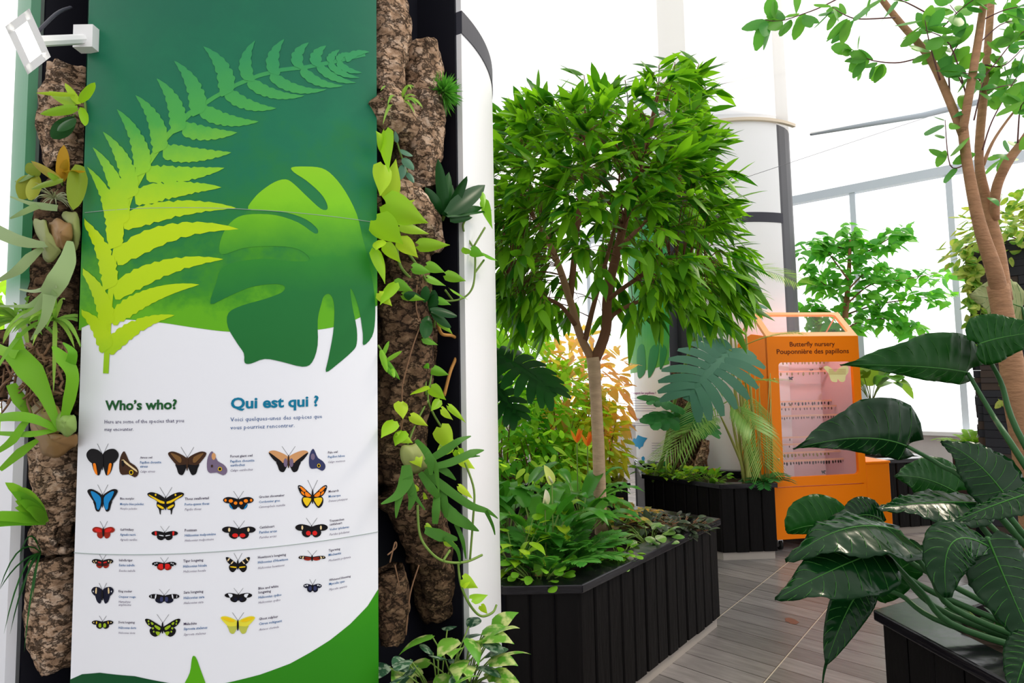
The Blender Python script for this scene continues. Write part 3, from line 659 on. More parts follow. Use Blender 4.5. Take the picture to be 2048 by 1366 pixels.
def cork(pts, radii, seed, m, label, hollow=True, nth=44, name='cork_bark', col=None, flat=1.0, group=None):
    """bark tube: axis points, radius at each, rough plates and cracks as real relief"""
    pts = [V(p) for p in pts]; axis = catmull(pts, max(4, int(46 / (len(pts) - 1)))); n = len(axis); so = V((seed * 3.1, seed * 1.7, seed))
    mb = MB(); vs_ = []; fs = []
    for i, c in enumerate(axis):
        t = i / (n - 1) * (len(radii) - 1); k = min(int(t), len(radii) - 2); u = t - k; r = radii[k] * (1 - u) + radii[k + 1] * u
        tg = (axis[min(i + 1, n - 1)] - axis[max(i - 1, 0)]).normalized()
        a = tg.cross(V((.31, .95, .05))).normalized(); b = a.cross(tg)
        for j in range(nth):
            q = 2 * pi * j / nth; d = a * cos(q) + b * sin(q)
            P = c + d * r
            nz = noise.fractal(P * 5 + so, 1, 2, 3) * .22 + abs(noise.noise(V((P.x * 26, P.y * 26, P.z * 16)) + so)) * .22 + noise.noise(V((P.x * 9, P.y * 9, P.z * 60)) + so) * .05
            cr = noise.noise(V((P.x * 14, P.y * 14, P.z * 3)) + so * 2)
            nz -= .16 * max(0, 1 - abs(cr) * 9)
            e = 1.0 if 0 < i < n - 1 else 1 + .12 * noise.noise(P * 30)
            vs_.append(c + d * r * (1 + nz) * e + tg * (.25 * r * noise.noise(V((cos(q) * 2, sin(q) * 2, seed))) if i in (0, n - 1) else 0))
    for i in range(n - 1):
        for j in range(nth):
            j2 = (j + 1) % nth; fs.append((i * nth + j, i * nth + j2, (i + 1) * nth + j2, (i + 1) * nth + j))
    for i, s_ in ((0, 1), (n - 1, -1)):       # rough ends, dished in like hollow bark
        k0 = len(vs_); c = axis[i]
        for j in range(nth): vs_.append(c + (V(vs_[i * nth + j]) - c) * .72 + (axis[1] - axis[0] if i == 0 else axis[-2] - axis[-1]).normalized() * radii[0] * .25)
        for j in range(nth):
            j2 = (j + 1) % nth
            fs.append((i * nth + j, k0 + j, k0 + j2, i * nth + j2) if s_ > 0 else (i * nth + j2, k0 + j2, k0 + j, i * nth + j))
        fs.append(tuple(range(k0, k0 + nth)) if s_ > 0 else tuple(range(k0 + nth - 1, k0 - 1, -1)))
    mb.add(vs_, fs); o = mb.build(name, m, label=label, cat='bark', group=group); return o
def rec(px, py, r): return oncyl(px, py, CC, r)
def pr(px, py, r):     # metres per 2048-frame pixel there
    return (rec(px, py, r) - CAM).length / F
def corkpx(spec, r, seed, m, label):
    pts = [rec(x, y, r) for x, y, _ in spec]; rad = [h * pr(x, y, r) for x, y, h in spec]
    return cork(pts, rad, seed, m, label)
corkpx([(768, 2, 34), (776, 60, 34), (770, 140, 34), (768, 200, 32)], .735, 1, CORK, 'upright cork bark tube at the top right edge of the sign')
corkpx([(826, 96, 42), (842, 170, 46), (836, 260, 44), (832, 330, 40), (842, 380, 34)], .72, 2, CORK, 'large pale cork bark tube standing behind the fern tuft, right of the sign top')
corkpx([(752, 190, 30), (790, 236, 34), (822, 262, 26)], .80, 3, CORK, 'short slanting cork bark piece holding a grassy plant right of the sign')
corkpx([(768, 385, 34), (818, 410, 36), (850, 455, 34), (872, 500, 22)], .76, 4, CORK, 'ragged cork bark ledge under the lime pothos leaves')
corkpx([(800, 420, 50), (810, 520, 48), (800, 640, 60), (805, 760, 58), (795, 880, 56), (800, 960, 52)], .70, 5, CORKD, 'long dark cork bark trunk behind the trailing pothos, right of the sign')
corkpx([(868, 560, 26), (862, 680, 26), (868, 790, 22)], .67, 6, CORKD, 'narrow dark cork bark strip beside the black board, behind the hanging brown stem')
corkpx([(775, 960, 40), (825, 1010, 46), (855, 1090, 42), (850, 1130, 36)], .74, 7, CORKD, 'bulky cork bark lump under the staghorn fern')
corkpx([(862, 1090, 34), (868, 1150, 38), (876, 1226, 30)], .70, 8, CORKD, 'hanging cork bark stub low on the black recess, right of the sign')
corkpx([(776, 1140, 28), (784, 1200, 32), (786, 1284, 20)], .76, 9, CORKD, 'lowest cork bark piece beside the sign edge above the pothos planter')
corkpx([(148, 140, 30), (142, 200, 36), (140, 270, 34), (146, 345, 30)], .745, 10, CORK, 'cork bark tube under the floodlight, left of the sign')
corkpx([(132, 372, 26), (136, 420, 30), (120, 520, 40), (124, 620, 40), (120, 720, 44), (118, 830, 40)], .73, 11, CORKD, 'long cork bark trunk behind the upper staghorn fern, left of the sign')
corkpx([(116, 880, 36), (124, 960, 42), (132, 1050, 38)], .735, 12, CORK, 'cork bark tube below the lower staghorn fern')
corkpx([(74, 1090, 10), (108, 1072, 30), (146, 1066, 30)], .75, 13, CORK, 'pointed cork bark piece jutting left between two upright tubes')
corkpx([(122, 1110, 34), (124, 1200, 40), (122, 1280, 36), (128, 1335, 22)], .74, 14, CORK, 'lowest cork bark tube at the left edge of the sign')

# ------------------------------------------------------------------ leaf materials
LM_LIME = leafmat('lime_pothos_leaf', (.46, .64, .03), (.26, .52, .02), .35, .38)
LM_MID = leafmat('green_pothos_leaf', (.10, .33, .02), (.22, .48, .03), .3, .35)
LM_DARK = leafmat('dark_leaf', (.007, .05, .010), (.014, .085, .014), .2, .36)
LM_STAG = leafmat('staghorn_leaf', (.035, .14, .012), (.07, .21, .025), .2, .5)
LM_STAGP = leafmat('pale_staghorn_leaf', (.34, .42, .24), (.26, .38, .16), .25, .6)
LM_FERN = leafmat('fern_leaf', (.06, .26, .03), (.12, .38, .05), .3, .3)
LM_FICUS = leafmat('weeping_tree_leaf', (.018, .12, .006), (.20, .46, .015), .42, .36)
LM_SHIELD = leafmat('brown_shield_leaf', (.30, .13, .05), (.36, .24, .10), .2, .45)
LM_SHIELDG = leafmat('green_shield_leaf', (.42, .46, .16), (.30, .34, .12), .25, .45)
LM_VARIEG = leafmat('variegated_leaf', (.10, .32, .03), (.18, .42, .05), .3, .35, vein=((.55, .62, .25), 26))
LM_GREY = leafmat('striped_peperomia_leaf', (.02, .07, .035), (.035, .10, .05), .1, .4, vein=((.22, .30, .22), 60))
LM_CROTON = leafmat('croton_leaf', (.42, .14, .02), (.10, .20, .03), .3, .35, vein=((.60, .36, .05), 22))
LM_PURPLE = leafmat('dark_bronze_leaf', (.03, .035, .025), (.06, .09, .05), .15, .28)
LM_GRASS = leafmat('grassy_leaf', (.14, .34, .04), (.30, .48, .08), .3, .45)
ROOT = mat('aerial_root', (.20, .11, .06), .8, .2)
def up_of(r): return (r.cross(V((0, 0, 1)))).normalized()
def plant(name, loc, label, cat, group=None): return thing(name, loc, label, cat, group)
def vine(name, label, stem_px, leaves, lm, r0=.004, cat='trailing plant', r=.80, leafprof=heart, stemmat=None, fold=.12):
    """climber on the column: stem_px = list of polylines of (x,y,r); leaves = (x0,y0,x1,y1,halfwidth px,r)"""
    base = rec(*stem_px[0][0]) if stem_px else rec(leaves[0][0], leaves[0][1], leaves[0][5] if len(leaves[0]) > 5 else r)
    root = plant(name, base, label, cat)
    if stem_px:
        mb = MB()
        for pl in stem_px: mb.tube(catmull([rec(*p) for p in pl], 6), r0, 6)
        mb.build('stem', stemmat or STEM, root)
    mb = MB(); R = random.Random(len(leaves) * 7 + 1)
    for lf in leaves:
        x0, y0, x1, y1, hw = lf[:5]; rr = lf[5] if len(lf) > 5 else r
        a = rec(x0, y0, rr); b = rec(x1, y1, rr + R.uniform(.0, .03)); k = pr(x0, y0, rr)
        out = (CAM - a).normalized(); nrm = (out + V((R.uniform(-.6, .6), R.uniform(-.5, .5), R.uniform(-.2, .8)))).normalized()
        mid = a.lerp(b, .5) + nrm * (b - a).length * .10
        mb.blade(a, mid, b, hw * k * 1.08, leafprof, nrm, -fold * 2.4, 9, 5, .10 if leafprof is heart else 0)
    mb.build('foliage', lm, root)
    return root
# right recess, top to bottom
root = plant('moss_fern', rec(885, 188, .80), 'spiky bright green tuft on the side of the pale cork tube', 'plant')
mb = MB(); R = random.Random(4); c = rec(885, 186, .80); k = pr(885, 186, .8)
for i in range(420):
    d = rnd_dir(R); d.z = d.z * .9 + .08; L = k * R.uniform(24, 42); d.normalize()
    mb.blade(c + d * k * 6, c + d * L * .6, c + d * L + V((0, 0, -.004)), k * 1.6, lance, rnd_dir(R), 0, 3, 2)
mb.build('foliage', LM_FERN, root)
def grass(name, label, base, seed, n, L, wd, lm, r, spread=1.0, droop=.6, cat='plant', dirn=None):
    b = rec(*base, r); k = pr(*base, r); root = plant(name, b, label, cat); mb = MB(); R = random.Random(seed)
    out = (CAM - b); out.z = 0; out.normalize(); sdv = V((-out.y, out.x, 0))
    for i in range(n):
        d = (sdv * R.uniform(-1, 1) * spread + V((0, 0, R.uniform(-.3, 1))) + out * R.uniform(.1, .8)); 
        if dirn: d = d.normalized() * .85 + (sdv * -dirn[0] + V((0, 0, dirn[1])))
        d.normalize(); l = L * k * R.uniform(.55, 1.1)
        mb.blade(b, b + d * l * .6 + V((0, 0, l * .12)), b + d * l - V((0, 0, l * droop * R.uniform(.3, 1))), wd * k, strap, out + V((0, 0, .5)), .2, 7, 3)
    mb.build('foliage', lm, root); return root
grass('grassy_orchid', 'small grassy plant tucked in the slanting cork piece right of the sign', (800, 205), 3, 15, 62, 3.2, LM_GRASS, .83, 1.0, .9)
vine('lime_pothos', 'lime pothos with the largest heart leaves, overlapping the right edge of the sign', [[(762, 330, .82), (775, 400, .82), (790, 470, .80), (800, 530, .79), (825, 560, .78)], [(790, 470, .8), (840, 540, .78), (865, 590, .77)]],
     [(776, 300, 752, 262, 17, .86), (770, 262, 778, 345, 18, .87), (768, 330, 760, 392, 21, .88), (778, 395, 792, 318, 22, .85), (772, 408, 856, 446, 34, .86), (752, 440, 806, 488, 30, .87), (770, 425, 830, 400, 16, .84), (800, 452, 858, 468, 12, .85), (838, 490, 900, 490, 15, .83), (770, 490, 802, 526, 14, .85), (760, 480, 752, 500, 14, .86), (752, 500, 770, 568, 18, .85), (800, 478, 836, 515, 18, .84), (790, 566, 760, 610, 14, .84), (758, 586, 784, 612, 12, .84)], LM_LIME, .0045)
vine('blue_leaf_fern', 'small blue-green speckled leafed plant between the two upper cork tubes', [[(790, 270, .80), (805, 320, .80), (822, 365, .80)]], [(800, 300, 826, 312, 9), (806, 316, 828, 340, 10), (808, 330, 800, 360, 9), (815, 345, 828, 366, 8), (795, 285, 790, 262, 6)], leafmat('blue_green_leaf', (.06, .16, .10), (.10, .22, .14), .1, .4), .003, 'plant', .82, ovate)
vine('dark_strap_plant', 'dark green strap leaved epiphyte reaching right over the white side panel', [[(885, 440, .76), (890, 425, .78)]],
     [(890, 430, 876, 318, 11, .80), (888, 430, 898, 344, 12, .80), (900, 425, 934, 352, 12, .82), (895, 428, 970, 370, 17, .85), (895, 430, 965, 415, 10, .85), (893, 432, 985, 420, 6, .86), (885, 425, 850, 375, 12, .80), (888, 432, 905, 370, 12, .79), (900, 440, 945, 435, 7, .84)], LM_DARK, .006, 'plant', .82, strap)
vine('heart_leaf_vine', 'thin green vine looping over the white side panel with round leaves', [[(930, 470, .80), (948, 500, .83), (950, 540, .84), (945, 575, .84), (928, 595, .82), (900, 602, .80), (868, 598, .78)], [(930, 470, .80), (926, 450, .83), (938, 430, .84)], [(948, 492, .83), (970, 455, .85)], [(950, 545, .84), (968, 520, .85)], [(905, 600, .8), (890, 580, .8)]],
     [(966, 402, 985, 458, 12, .86), (964, 385, 968, 418, 7, .86), (964, 505, 996, 522, 14, .86), (942, 500, 968, 512, 12, .85), (934, 508, 926, 494, 10, .84), (902, 578, 936, 600, 10, .83), (826, 535, 862, 545, 12, .82), (854, 530, 890, 545, 12, .82), (892, 550, 932, 562, 12, .83), (856, 556, 892, 572, 10, .82), (790, 565, 826, 582, 13, .80), (806, 590, 850, 600, 10, .80), (872, 598, 902, 610, 10, .81), (878, 640, 905, 668, 10, .80), (846, 676, 876, 690, 11, .80), (862, 738, 898, 750, 11, .80), (850, 728, 858, 738, 7, .80)], LM_MID, .0035)
vine('hoya', 'dark leathery leaved hoya in the middle of the right cork trunk', [[(842, 640, .77), (850, 625, .78), (842, 600, .78)], [(868, 655, .77), (872, 620, .79)]],
     [(845, 600, 808, 588, 9, .80), (850, 605, 852, 572, 9, .80), (858, 612, 870, 590, 14, .80), (860, 618, 914, 632, 10, .83), (862, 625, 902, 655, 9, .82), (858, 632, 848, 676, 13, .80), (865, 630, 868, 580, 10, .79)], LM_DARK, .004, 'plant', .80, oval)
vine('lime_vine', 'lime green vine with rounded leaves along the middle of the right cork trunk', [[(858, 690, .79), (862, 750, .79), (856, 800, .79), (880, 850, .79), (905, 880, .80), (918, 900, .80)], [(850, 740, .79), (852, 790, .79)], [(856, 800, .79), (830, 850, .79), (815, 890, .79)]],
     [(850, 772, 820, 790, 16, .82), (862, 775, 892, 800, 14, .82), (802, 804, 806, 838, 16, .82), (822, 832, 856, 852, 11, .83), (788, 842, 762, 876, 16, .83), (880, 800, 862, 822, 10, .81), (884, 818, 906, 840, 12, .81), (898, 812, 932, 846, 8, .83), (805, 862, 790, 892, 16, .82), (795, 870, 826, 886, 12, .82), (882, 855, 905, 905, 22, .81), (905, 885, 870, 910, 16, .80), (920, 912, 950, 938, 16, .83), (915, 900, 925, 925, 12, .82), (826, 975, 844, 985, 8, .82), (842, 990, 856, 998, 7, .82), (828, 905, 842, 935, 18, .81), (918, 972, 946, 998, 10, .83), (890, 1080, 915, 1092, 10, .84), (852, 1050, 868, 1062, 7, .84)], LM_LIME, .0035)
mb = MB(); mb.tube(catmull([rec(*p) for p in [(876, 650, .77), (884, 668, .78), (905, 672, .78), (918, 685, .78), (912, 715, .78), (900, 745, .78), (888, 792, .77)]], 6), .0055, 7)
mb.build('bare_stem', mat('orange_brown_stem', (.42, .20, .05), .6), label='bent orange-brown bare stem crossing the black board right of the sign', cat='stem')
for lb, pl in zip(['longest thin aerial root hanging down the dark cork trunk', 'short pale aerial root under the lime pothos', 'thin root hanging over the black gap above the recess planter', 'thin root between the two lowest right cork pieces', 'curled aerial root beside the sign edge under the staghorn fern'], [[(846, 640, .80), (830, 680, .81), (815, 730, .81), (804, 780, .81), (806, 830, .80), (800, 870, .8)], [(834, 570, .8), (832, 610, .8), (838, 640, .8)], [(838, 1130, .8), (820, 1190, .8), (812, 1270, .8)], [(790, 1130, .80), (800, 1180, .8), (806, 1230, .8)], [(775, 1110, .82), (792, 1095, .82), (790, 1085, .82), (780, 1125, .82)]]):
    mb = MB(); mb.tube(catmull([rec(*p) for p in pl], 5), .0022, 5); mb.build('aerial_root', ROOT, label=lb, cat='root')
vine('curling_orchid', 'small curling yellow-green orchid against the sign edge, half way down the cork', [[(756, 690, .80), (775, 720, .81)]], [(765, 712, 778, 682, 4), (772, 722, 804, 702, 4), (768, 716, 800, 760, 5), (764, 726, 790, 756, 4), (785, 735, 788, 755, 4), (762, 700, 774, 745, 6)], LM_MID, .003, 'plant', .82, strap)
# staghorn ferns: forked ribbons
def staghorn(label, base, fronds, shields, lm, r=.84, lmsh=None):
    root = plant('staghorn_fern', rec(*base, r - .05), label, 'fern')
    for pts, hw, m in shields:
        mb = MB(); c = [rec(x, y, rr) for x, y, rr in pts]; n = len(c); ctr = sum(c, V()) / n; ctr = ctr + (CAM - ctr).normalized() * hw
        cps = [V(p) for p in smooth3(c, 5)]; m_ = len(cps); rings = 5; vs_ = [ctr]; fs = []
        for q in range(1, rings + 1):
            for i, p in enumerate(cps):
                t = q / rings; d = ctr.lerp(p, t); d = d + (CAM - d).normalized() * hw * .6 * (1 - t * t) * .6 + V((0, 0, .004 * sin(i * 1.3) * t)); vs_.append(d)
        for i in range(m_): fs.append((0, 1 + i, 1 + (i + 1) % m_))
        for q in range(rings - 1):
            for i in range(m_):
                a = 1 + q * m_ + i; b = 1 + q * m_ + (i + 1) % m_; fs.append((a, a + m_, b + m_, b))
        mb.add(vs_, fs); mb.build('shield_frond', m, root, solid=.004)
    for fr in fronds:
        mb = MB()
        for pts, wd in fr:
            P = [rec(p[0], p[1], p[2] if len(p) > 2 else r) for p in pts]; k = (P[0] - CAM).length / F
            mb.ribbon(P, [max(.7, q) * k for q in wd], (CAM - P[0]).normalized() + V((0, 0, .3)), -.15, 5, 3)
        mb.build('frond', lm, root)
    return root
def smooth3(P, res):
    n = len(P); out = []
    for i in range(n):
        p0, p1, p2, p3 = P[i - 1], P[i], P[(i + 1) % n], P[(i + 2) % n]
        for k in range(res):
            t = k / res; out.append(0.5 * ((2 * p1) + (p2 - p0) * t + (2 * p0 - 5 * p1 + 4 * p2 - p3) * t * t + (3 * p1 - p0 - 3 * p2 + p3) * t ** 3))
    return out
staghorn('dark green staghorn fern right of the sign, forked fronds crossing the white panel', (860, 900),
  [[([(832, 880, .84), (850, 900, .88), (860, 920, .9), (862, 950, .9)], [4, 7, 8, 3]), ([(852, 905, .89), (870, 930, .9), (878, 985, .9)], [6, 6, 1])],
   [([(850, 925, .85), (890, 900, .88), (920, 880, .9), (942, 872, .9)], [5, 9, 6, 1])],
   [([(855, 935, .86), (900, 925, .89), (945, 905, .91), (968, 900, .91)], [5, 8, 8, 1]), ([(930, 912, .9), (960, 912, .91)], [5, 1])],
   [([(812, 930, .85), (812, 960, .87), (795, 990, .88), (762, 1008, .88)], [8, 14, 8, 1]), ([(806, 968, .87), (796, 1005, .88), (792, 1036, .88)], [9, 6, 1]), ([(814, 955, .87), (825, 990, .88), (818, 1020, .88)], [9, 9, 2]), ([(824, 985, .88), (850, 1020, .89)], [6, 1])],
   [([(840, 945, .84), (862, 975, .87), (880, 995, .87)], [5, 9, 6])],
   [([(874, 985, .86), (872, 1020, .88), (870, 1048, .88)], [6, 8, 5]), ([(885, 975, .87), (890, 1010, .88), (892, 1035, .88)], [6, 7, 3])],
   [([(850, 940, .84), (890, 975, .88), (940, 1010, .91), (975, 1022, .93), (996, 1037, .93)], [5, 9, 8, 5, 1]), ([(972, 1022, .93), (985, 1050, .93), (990, 1070, .93)], [4, 3, 1])],
   [([(880, 1000, .86), (905, 1030, .89), (935, 1048, .9), (958, 1062, .9)], [7, 13, 10, 1])],
   [([(850, 1060, .85), (880, 1070, .86), (915, 1078, .87)], [6, 12, 3])],
   [([(912, 1048, .87), (925, 1080, .89), (932, 1118, .89)], [4, 4, 1]), ([(890, 1075, .87), (915, 1100, .88), (920, 1130, .88)], [4, 4, 1])],
   [([(870, 930, .86), (895, 945, .88), (912, 960, .88)], [7, 7, 1])]],
  [([(800, 900, .80), (830, 888, .80), (860, 905, .80), (850, 940, .80), (815, 940, .80)], .02, LM_SHIELDG)], LM_STAG)
vine('trailing_runner', 'yellow-green runner looping low across the white panel with small leaves', [[(835, 1010, .82), (840, 1070, .84), (862, 1105, .86), (890, 1123, .87), (930, 1124, .88), (964, 1110, .88)], [(930, 925, .85), (948, 980, .88), (946, 1040, .89), (940, 1118, .88)], [(886, 1122, .87), (900, 1100, .87)], [(916, 1125, .86), (922, 1170, .87), (940, 1210, .88), (962, 1232, .89), (985, 1225, .9), (993, 1210, .9)]],
     [(926, 1158, 956, 1176, 13, .88), (944, 1198, 976, 1190, 12, .89), (962, 1212, 975, 1228, 7, .89), (930, 1160, 930, 1178, 10, .87)], LM_LIME, .0038)
# left recess
vine('small_orchid', 'small orchid with yellow-green strap leaves under the floodlight', [[(150, 205, .80), (168, 200, .82), (172, 240, .82)]], [(150, 210, 98, 182, 8, .84), (155, 216, 80, 228, 7, .85), (158, 208, 130, 166, 5, .84), (150, 190, 72, 186, 3, .85), (160, 205, 190, 165, 6, .86), (165, 215, 170, 252, 6, .86)], LM_LIME, .003, 'plant', .84, strap)
vine('rounded_orchid', 'two dark rounded leaves low on the upper left cork tube', [[(140, 240, .80), (150, 230, .81)]], [(148, 234, 104, 276, 11, .82), (150, 236, 116, 262, 10, .84)], LM_DARK, .003, 'plant', .82, oval)
vine('bromeliad', 'bromeliad with green and orange strap leaves between the left cork tubes', [[(125, 370, .80), (122, 355, .82)]], [(122, 362, 62, 322, 6, .85), (124, 362, 128, 290, 8, .84), (126, 360, 62, 378, 6, .86), (122, 365, 95, 345, 5, .85), (120, 358, 134, 318, 5, .84), (126, 345, 170, 342, 5, .84), (160, 330, 146, 420, 12, .84)], leafmat('bromeliad_leaf', (.14, .34, .03), (.50, .26, .02), .3, .35), .003, 'plant', .84, strap)
vine('bucket_orchid', 'yellow and green curled pods on the dark board far left of the sign', [[(84, 345, .78), (60, 345, .80)]], [(78, 336, 52, 345, 10, .84), (70, 348, 30, 362, 8, .84), (62, 352, 40, 398, 12, .84), (75, 350, 60, 400, 8, .83)], leafmat('pod', (.40, .42, .05), (.12, .24, .04), .2, .35), .003, 'plant', .82, oval)
root = staghorn('upper staghorn fern left of the sign, with an orange-brown shield', (120, 460),
  [[([(115, 416, .84), (85, 412, .86), (55, 405, .88), (20, 393, .90)], [5, 6, 3, 1]), ([(75, 411, .87), (45, 425, .89), (20, 437, .9)], [5, 4, 1])],
   [([(98, 490, .84), (60, 486, .86), (25, 476, .88), (-30, 450, .9)], [3, 8, 10, 12])],
   [([(85, 496, .84), (60, 515, .86), (35, 540, .88), (-5, 562, .9)], [3, 7, 7, 2])],
   [([(140, 482, .88), (135, 520, .90), (115, 560, .92), (95, 590, .92)], [4, 11, 14, 12]), ([(105, 580, .92), (65, 608, .92), (40, 612, .92), (-10, 612, .92)], [9, 5, 3, 1]), ([(95, 590, .92), (70, 620, .92), (25, 645, .92)], [9, 4, 1]), ([(100, 590, .92), (92, 630, .92), (80, 655, .92), (62, 680, .92)], [9, 6, 4, 1]), ([(112, 568, .92), (70, 582, .92), (38, 578, .92)], [6, 3, 1])]],
  [([(98, 455, .82), (110, 440, .83), (140, 448, .84), (143, 480, .84), (125, 500, .83), (105, 490, .82)], .05, LM_SHIELD), ([(68, 445, .82), (88, 440, .84), (102, 470, .84), (122, 505, .83), (92, 524, .82), (84, 490, .82)], .03, LM_SHIELDG), ([(125, 430, .81), (152, 425, .82), (160, 470, .82), (150, 500, .81), (140, 450, .82)], .03, LM_SHIELDG)], LM_STAGP)
staghorn('lower staghorn fern left of the sign with broad green and brown shields', (110, 845),
  [[([(118, 858, .86), (90, 790, .88), (60, 740, .90), (25, 700, .91)], [3, 9, 17, 14]), ([(35, 705, .91), (5, 700, .92), (-20, 680, .92)], [10, 8, 3]), ([(35, 700, .91), (38, 665, .92)], [9, 2])],
   [([(122, 858, .86), (138, 800, .88), (145, 750, .89), (128, 718, .90), (106, 692, .90)], [3, 8, 8, 10, 2]), ([(138, 735, .89), (145, 705, .90), (126, 685, .90)], [8, 6, 1])],
   [([(115, 860, .86), (70, 838, .9), (30, 832, .92), (-10, 836, .93)], [3, 7, 8, 6])],
   [([(110, 850, .86), (60, 838, .9), (25, 880, .92), (-8, 905, .93)], [3, 4, 6, 3])],
   [([(60, 830, .85), (40, 800, .87), (22, 768, .88)], [4, 9, 6])],
   [([(75, 880, .85), (40, 905, .88), (0, 940, .9)], [3, 7, 3])],
   [([(110, 860, .86), (60, 868, .9), (-5, 866, .92)], [3, 5, 3])]],
  [([(55, 830, .82), (75, 805, .83), (110, 810, .84), (130, 850, .84), (100, 870, .83), (70, 850, .83)], .04, leafmat('olive_shield', (.30, .26, .08), (.34, .22, .07), .15, .4)), ([(62, 845, .82), (100, 870, .84), (150, 870, .84), (148, 895, .82), (100, 915, .82), (78, 890, .82)], .04, LM_SHIELD), ([(105, 845, .85), (120, 828, .86), (148, 832, .86), (150, 865, .86), (125, 868, .86)], .03, leafmat('green_pad', (.26, .40, .10), (.30, .44, .12), .2, .4))], LM_MID)
root = plant('root_ball', rec(60, 740, .74), 'dark ball of tangled roots on the left cork trunk', 'roots')
mb = MB(); R = random.Random(9)
c0 = rec(75, 740, .76); k = pr(75, 740, .76)
mb2 = MB(); bm = bmesh.new(); bmesh.ops.create_icosphere(bm, subdivisions=4, radius=1)
for v_ in bm.verts: v_.co = V((v_.co.x * 78 * k, v_.co.y * 50 * k, v_.co.z * 58 * k)) * (1 + .35 * noise.fractal(v_.co * 3, 1, 2, 4))
bm.verts.index_update(); mb2.add([v_.co + c0 for v_ in bm.verts], [[v_.index for v_ in f.verts] for f in bm.faces]); bm.free()
mb2.build('moss', corkmat('dark_moss', (.02, .012, .008), (.08, .045, .025), (.18, .10, .05)), root)
for i in range(46):
    x = R.uniform(-10, 130); y = R.uniform(680, 790); P = [rec(x, y, .84)]
    for j in range(4): x += R.uniform(-26, 14); y += R.uniform(-6, 30); P.append(rec(x, y, .85 + .02 * R.random()))
    mb.tube(catmull(P, 4), R.uniform(.0016, .0035), 5)
mb.build('root_strands', ROOT, root)
grass('spider_plant', 'striped spider plant below the upper staghorn fern', (110, 640), 12, 22, 75, 3.0, LM_GRASS, .84, 1.0, 1.0)
grass('birds_nest_fern', 'small bird\u2019s nest fern on the black board left of the lower cork tubes', (92, 1045), 8, 13, 88, 8, LM_MID, .80, .5, .1, 'fern', (.9, .8))
grass('air_plant', 'wispy air plant hanging beneath the pointed cork piece', (82, 1105), 5, 8, 78, 1.2, LM_DARK, .80, .6, 1.3, 'plant', (.7, .1))
grass('lichen_tuft', 'wispy pale lichen tuft above the upper staghorn fern', (108, 398), 17, 40, 34, .8, leafmat('moss_strand', (.40, .45, .28), (.50, .52, .36), .2, .7), .80, 1, .6)
grass('leafy_epiphyte', 'bushy bright green epiphyte at the far left of the cork trunk', (38, 640), 21, 34, 62, 3.6, LM_GRASS, .82, 1.2, .5)
# little planter in the right recess
rp = thing('recess_planter', V((*cyl((aR + aW) / 2, .82, 0).xy, 0)), 'small dark timber planter at the foot of the column right of the sign', 'planter')
poly = [cyl(aR + .02, CR - .0, 0), cyl(aR + .02, .98, 0), cyl((aR + aW) / 2 + .03, 1.02, 0), cyl(aW - .02, .93, 0), cyl(aW - .04, CR - .06, 0), cyl((aR + aW) / 2, rc + .02, 0)]
poly = [(p.x, p.y) for p in poly]; cx = sum(p[0] for p in poly) / 6; cy = sum(p[1] for p in poly) / 6
mb = MB(); mb.prism(poly, 0.0, .60); mb.build('body', CHAR, rp, smooth=False)
mb = MB(); mb.prism([(cx + (x - cx) * 1.04, cy + (y - cy) * 1.04) for x, y in poly], .60, .635); mb.build('cap', CAP, rp, smooth=False)
mb = MB(); mb.prism([(cx + (x - cx) * .84, cy + (y - cy) * .84) for x, y in poly], .628, .642); mb.build('soil', SOIL, rp, smooth=False)
def clump(name, label, base, seed, n, L, hw, lm, h=.15, prof=heart, cat='plant', spread=.12, face=None, back=.08, group=None, up=.5, stem_r=.0022, sm=None, fold=.12):
    """leafy clump: each leaf on its own petiole from the base"""
    b = V(base); root = plant(name, b, label, cat, group); mb = MB(); ms = MB(); R = random.Random(seed)
    for i in range(n):
        d = rnd_dir(R, -.1, 1); 
        if face is not None: d = (d + V(face) * .5).normalized()
        tip0 = b + V((d.x * spread, d.y * spread, h * R.uniform(.35, 1.1)))
        ms.tube([b + V((d.x * .02, d.y * .02, 0)), b.lerp(tip0, .6) + V((0, 0, .03 * h)), tip0], stem_r, 5)
        l = L * R.uniform(.7, 1.15); dd = V((d.x, d.y, R.uniform(-.5, .5) * (1 - up) + up * R.uniform(-.2, .9))).normalized()
        nrm = (V((0, 0, 1)) + rnd_dir(R) * .45 - dd * dd.z).normalized()
        mb.blade(tip0, tip0 + dd * l * .55 + nrm * l * .12, tip0 + dd * l - V((0, 0, l * .18)), hw * R.uniform(.8, 1.1), prof, nrm, -fold, 8, 5, back)
    ms.build('stems', sm or STEM, root); mb.build('foliage', lm, root); return root
fc = (CAM - cyl(aR, 1, 1)).normalized()
clump('variegated_pothos', 'variegated pothos at the foot of the column, nearest the sign edge', cyl(aR + .10, .92, .64), 31, 17, .085, .036, LM_VARIEG, .12, spread=.11, face=fc, up=.3)
clump('variegated_pothos', 'variegated pothos with upright pointed leaves at the right end of the recess planter', cyl(aW - .12, .86, .64), 32, 18, .10, .036, LM_VARIEG, .17, spread=.10, face=fc, up=.4)
clump('watermelon_peperomia', 'dark silver-striped peperomia in the middle of the recess planter', cyl((aR + aW) / 2, .84, .64), 33, 26, .065, .028, LM_GREY, .16, oval, spread=.14, face=fc, up=.2)
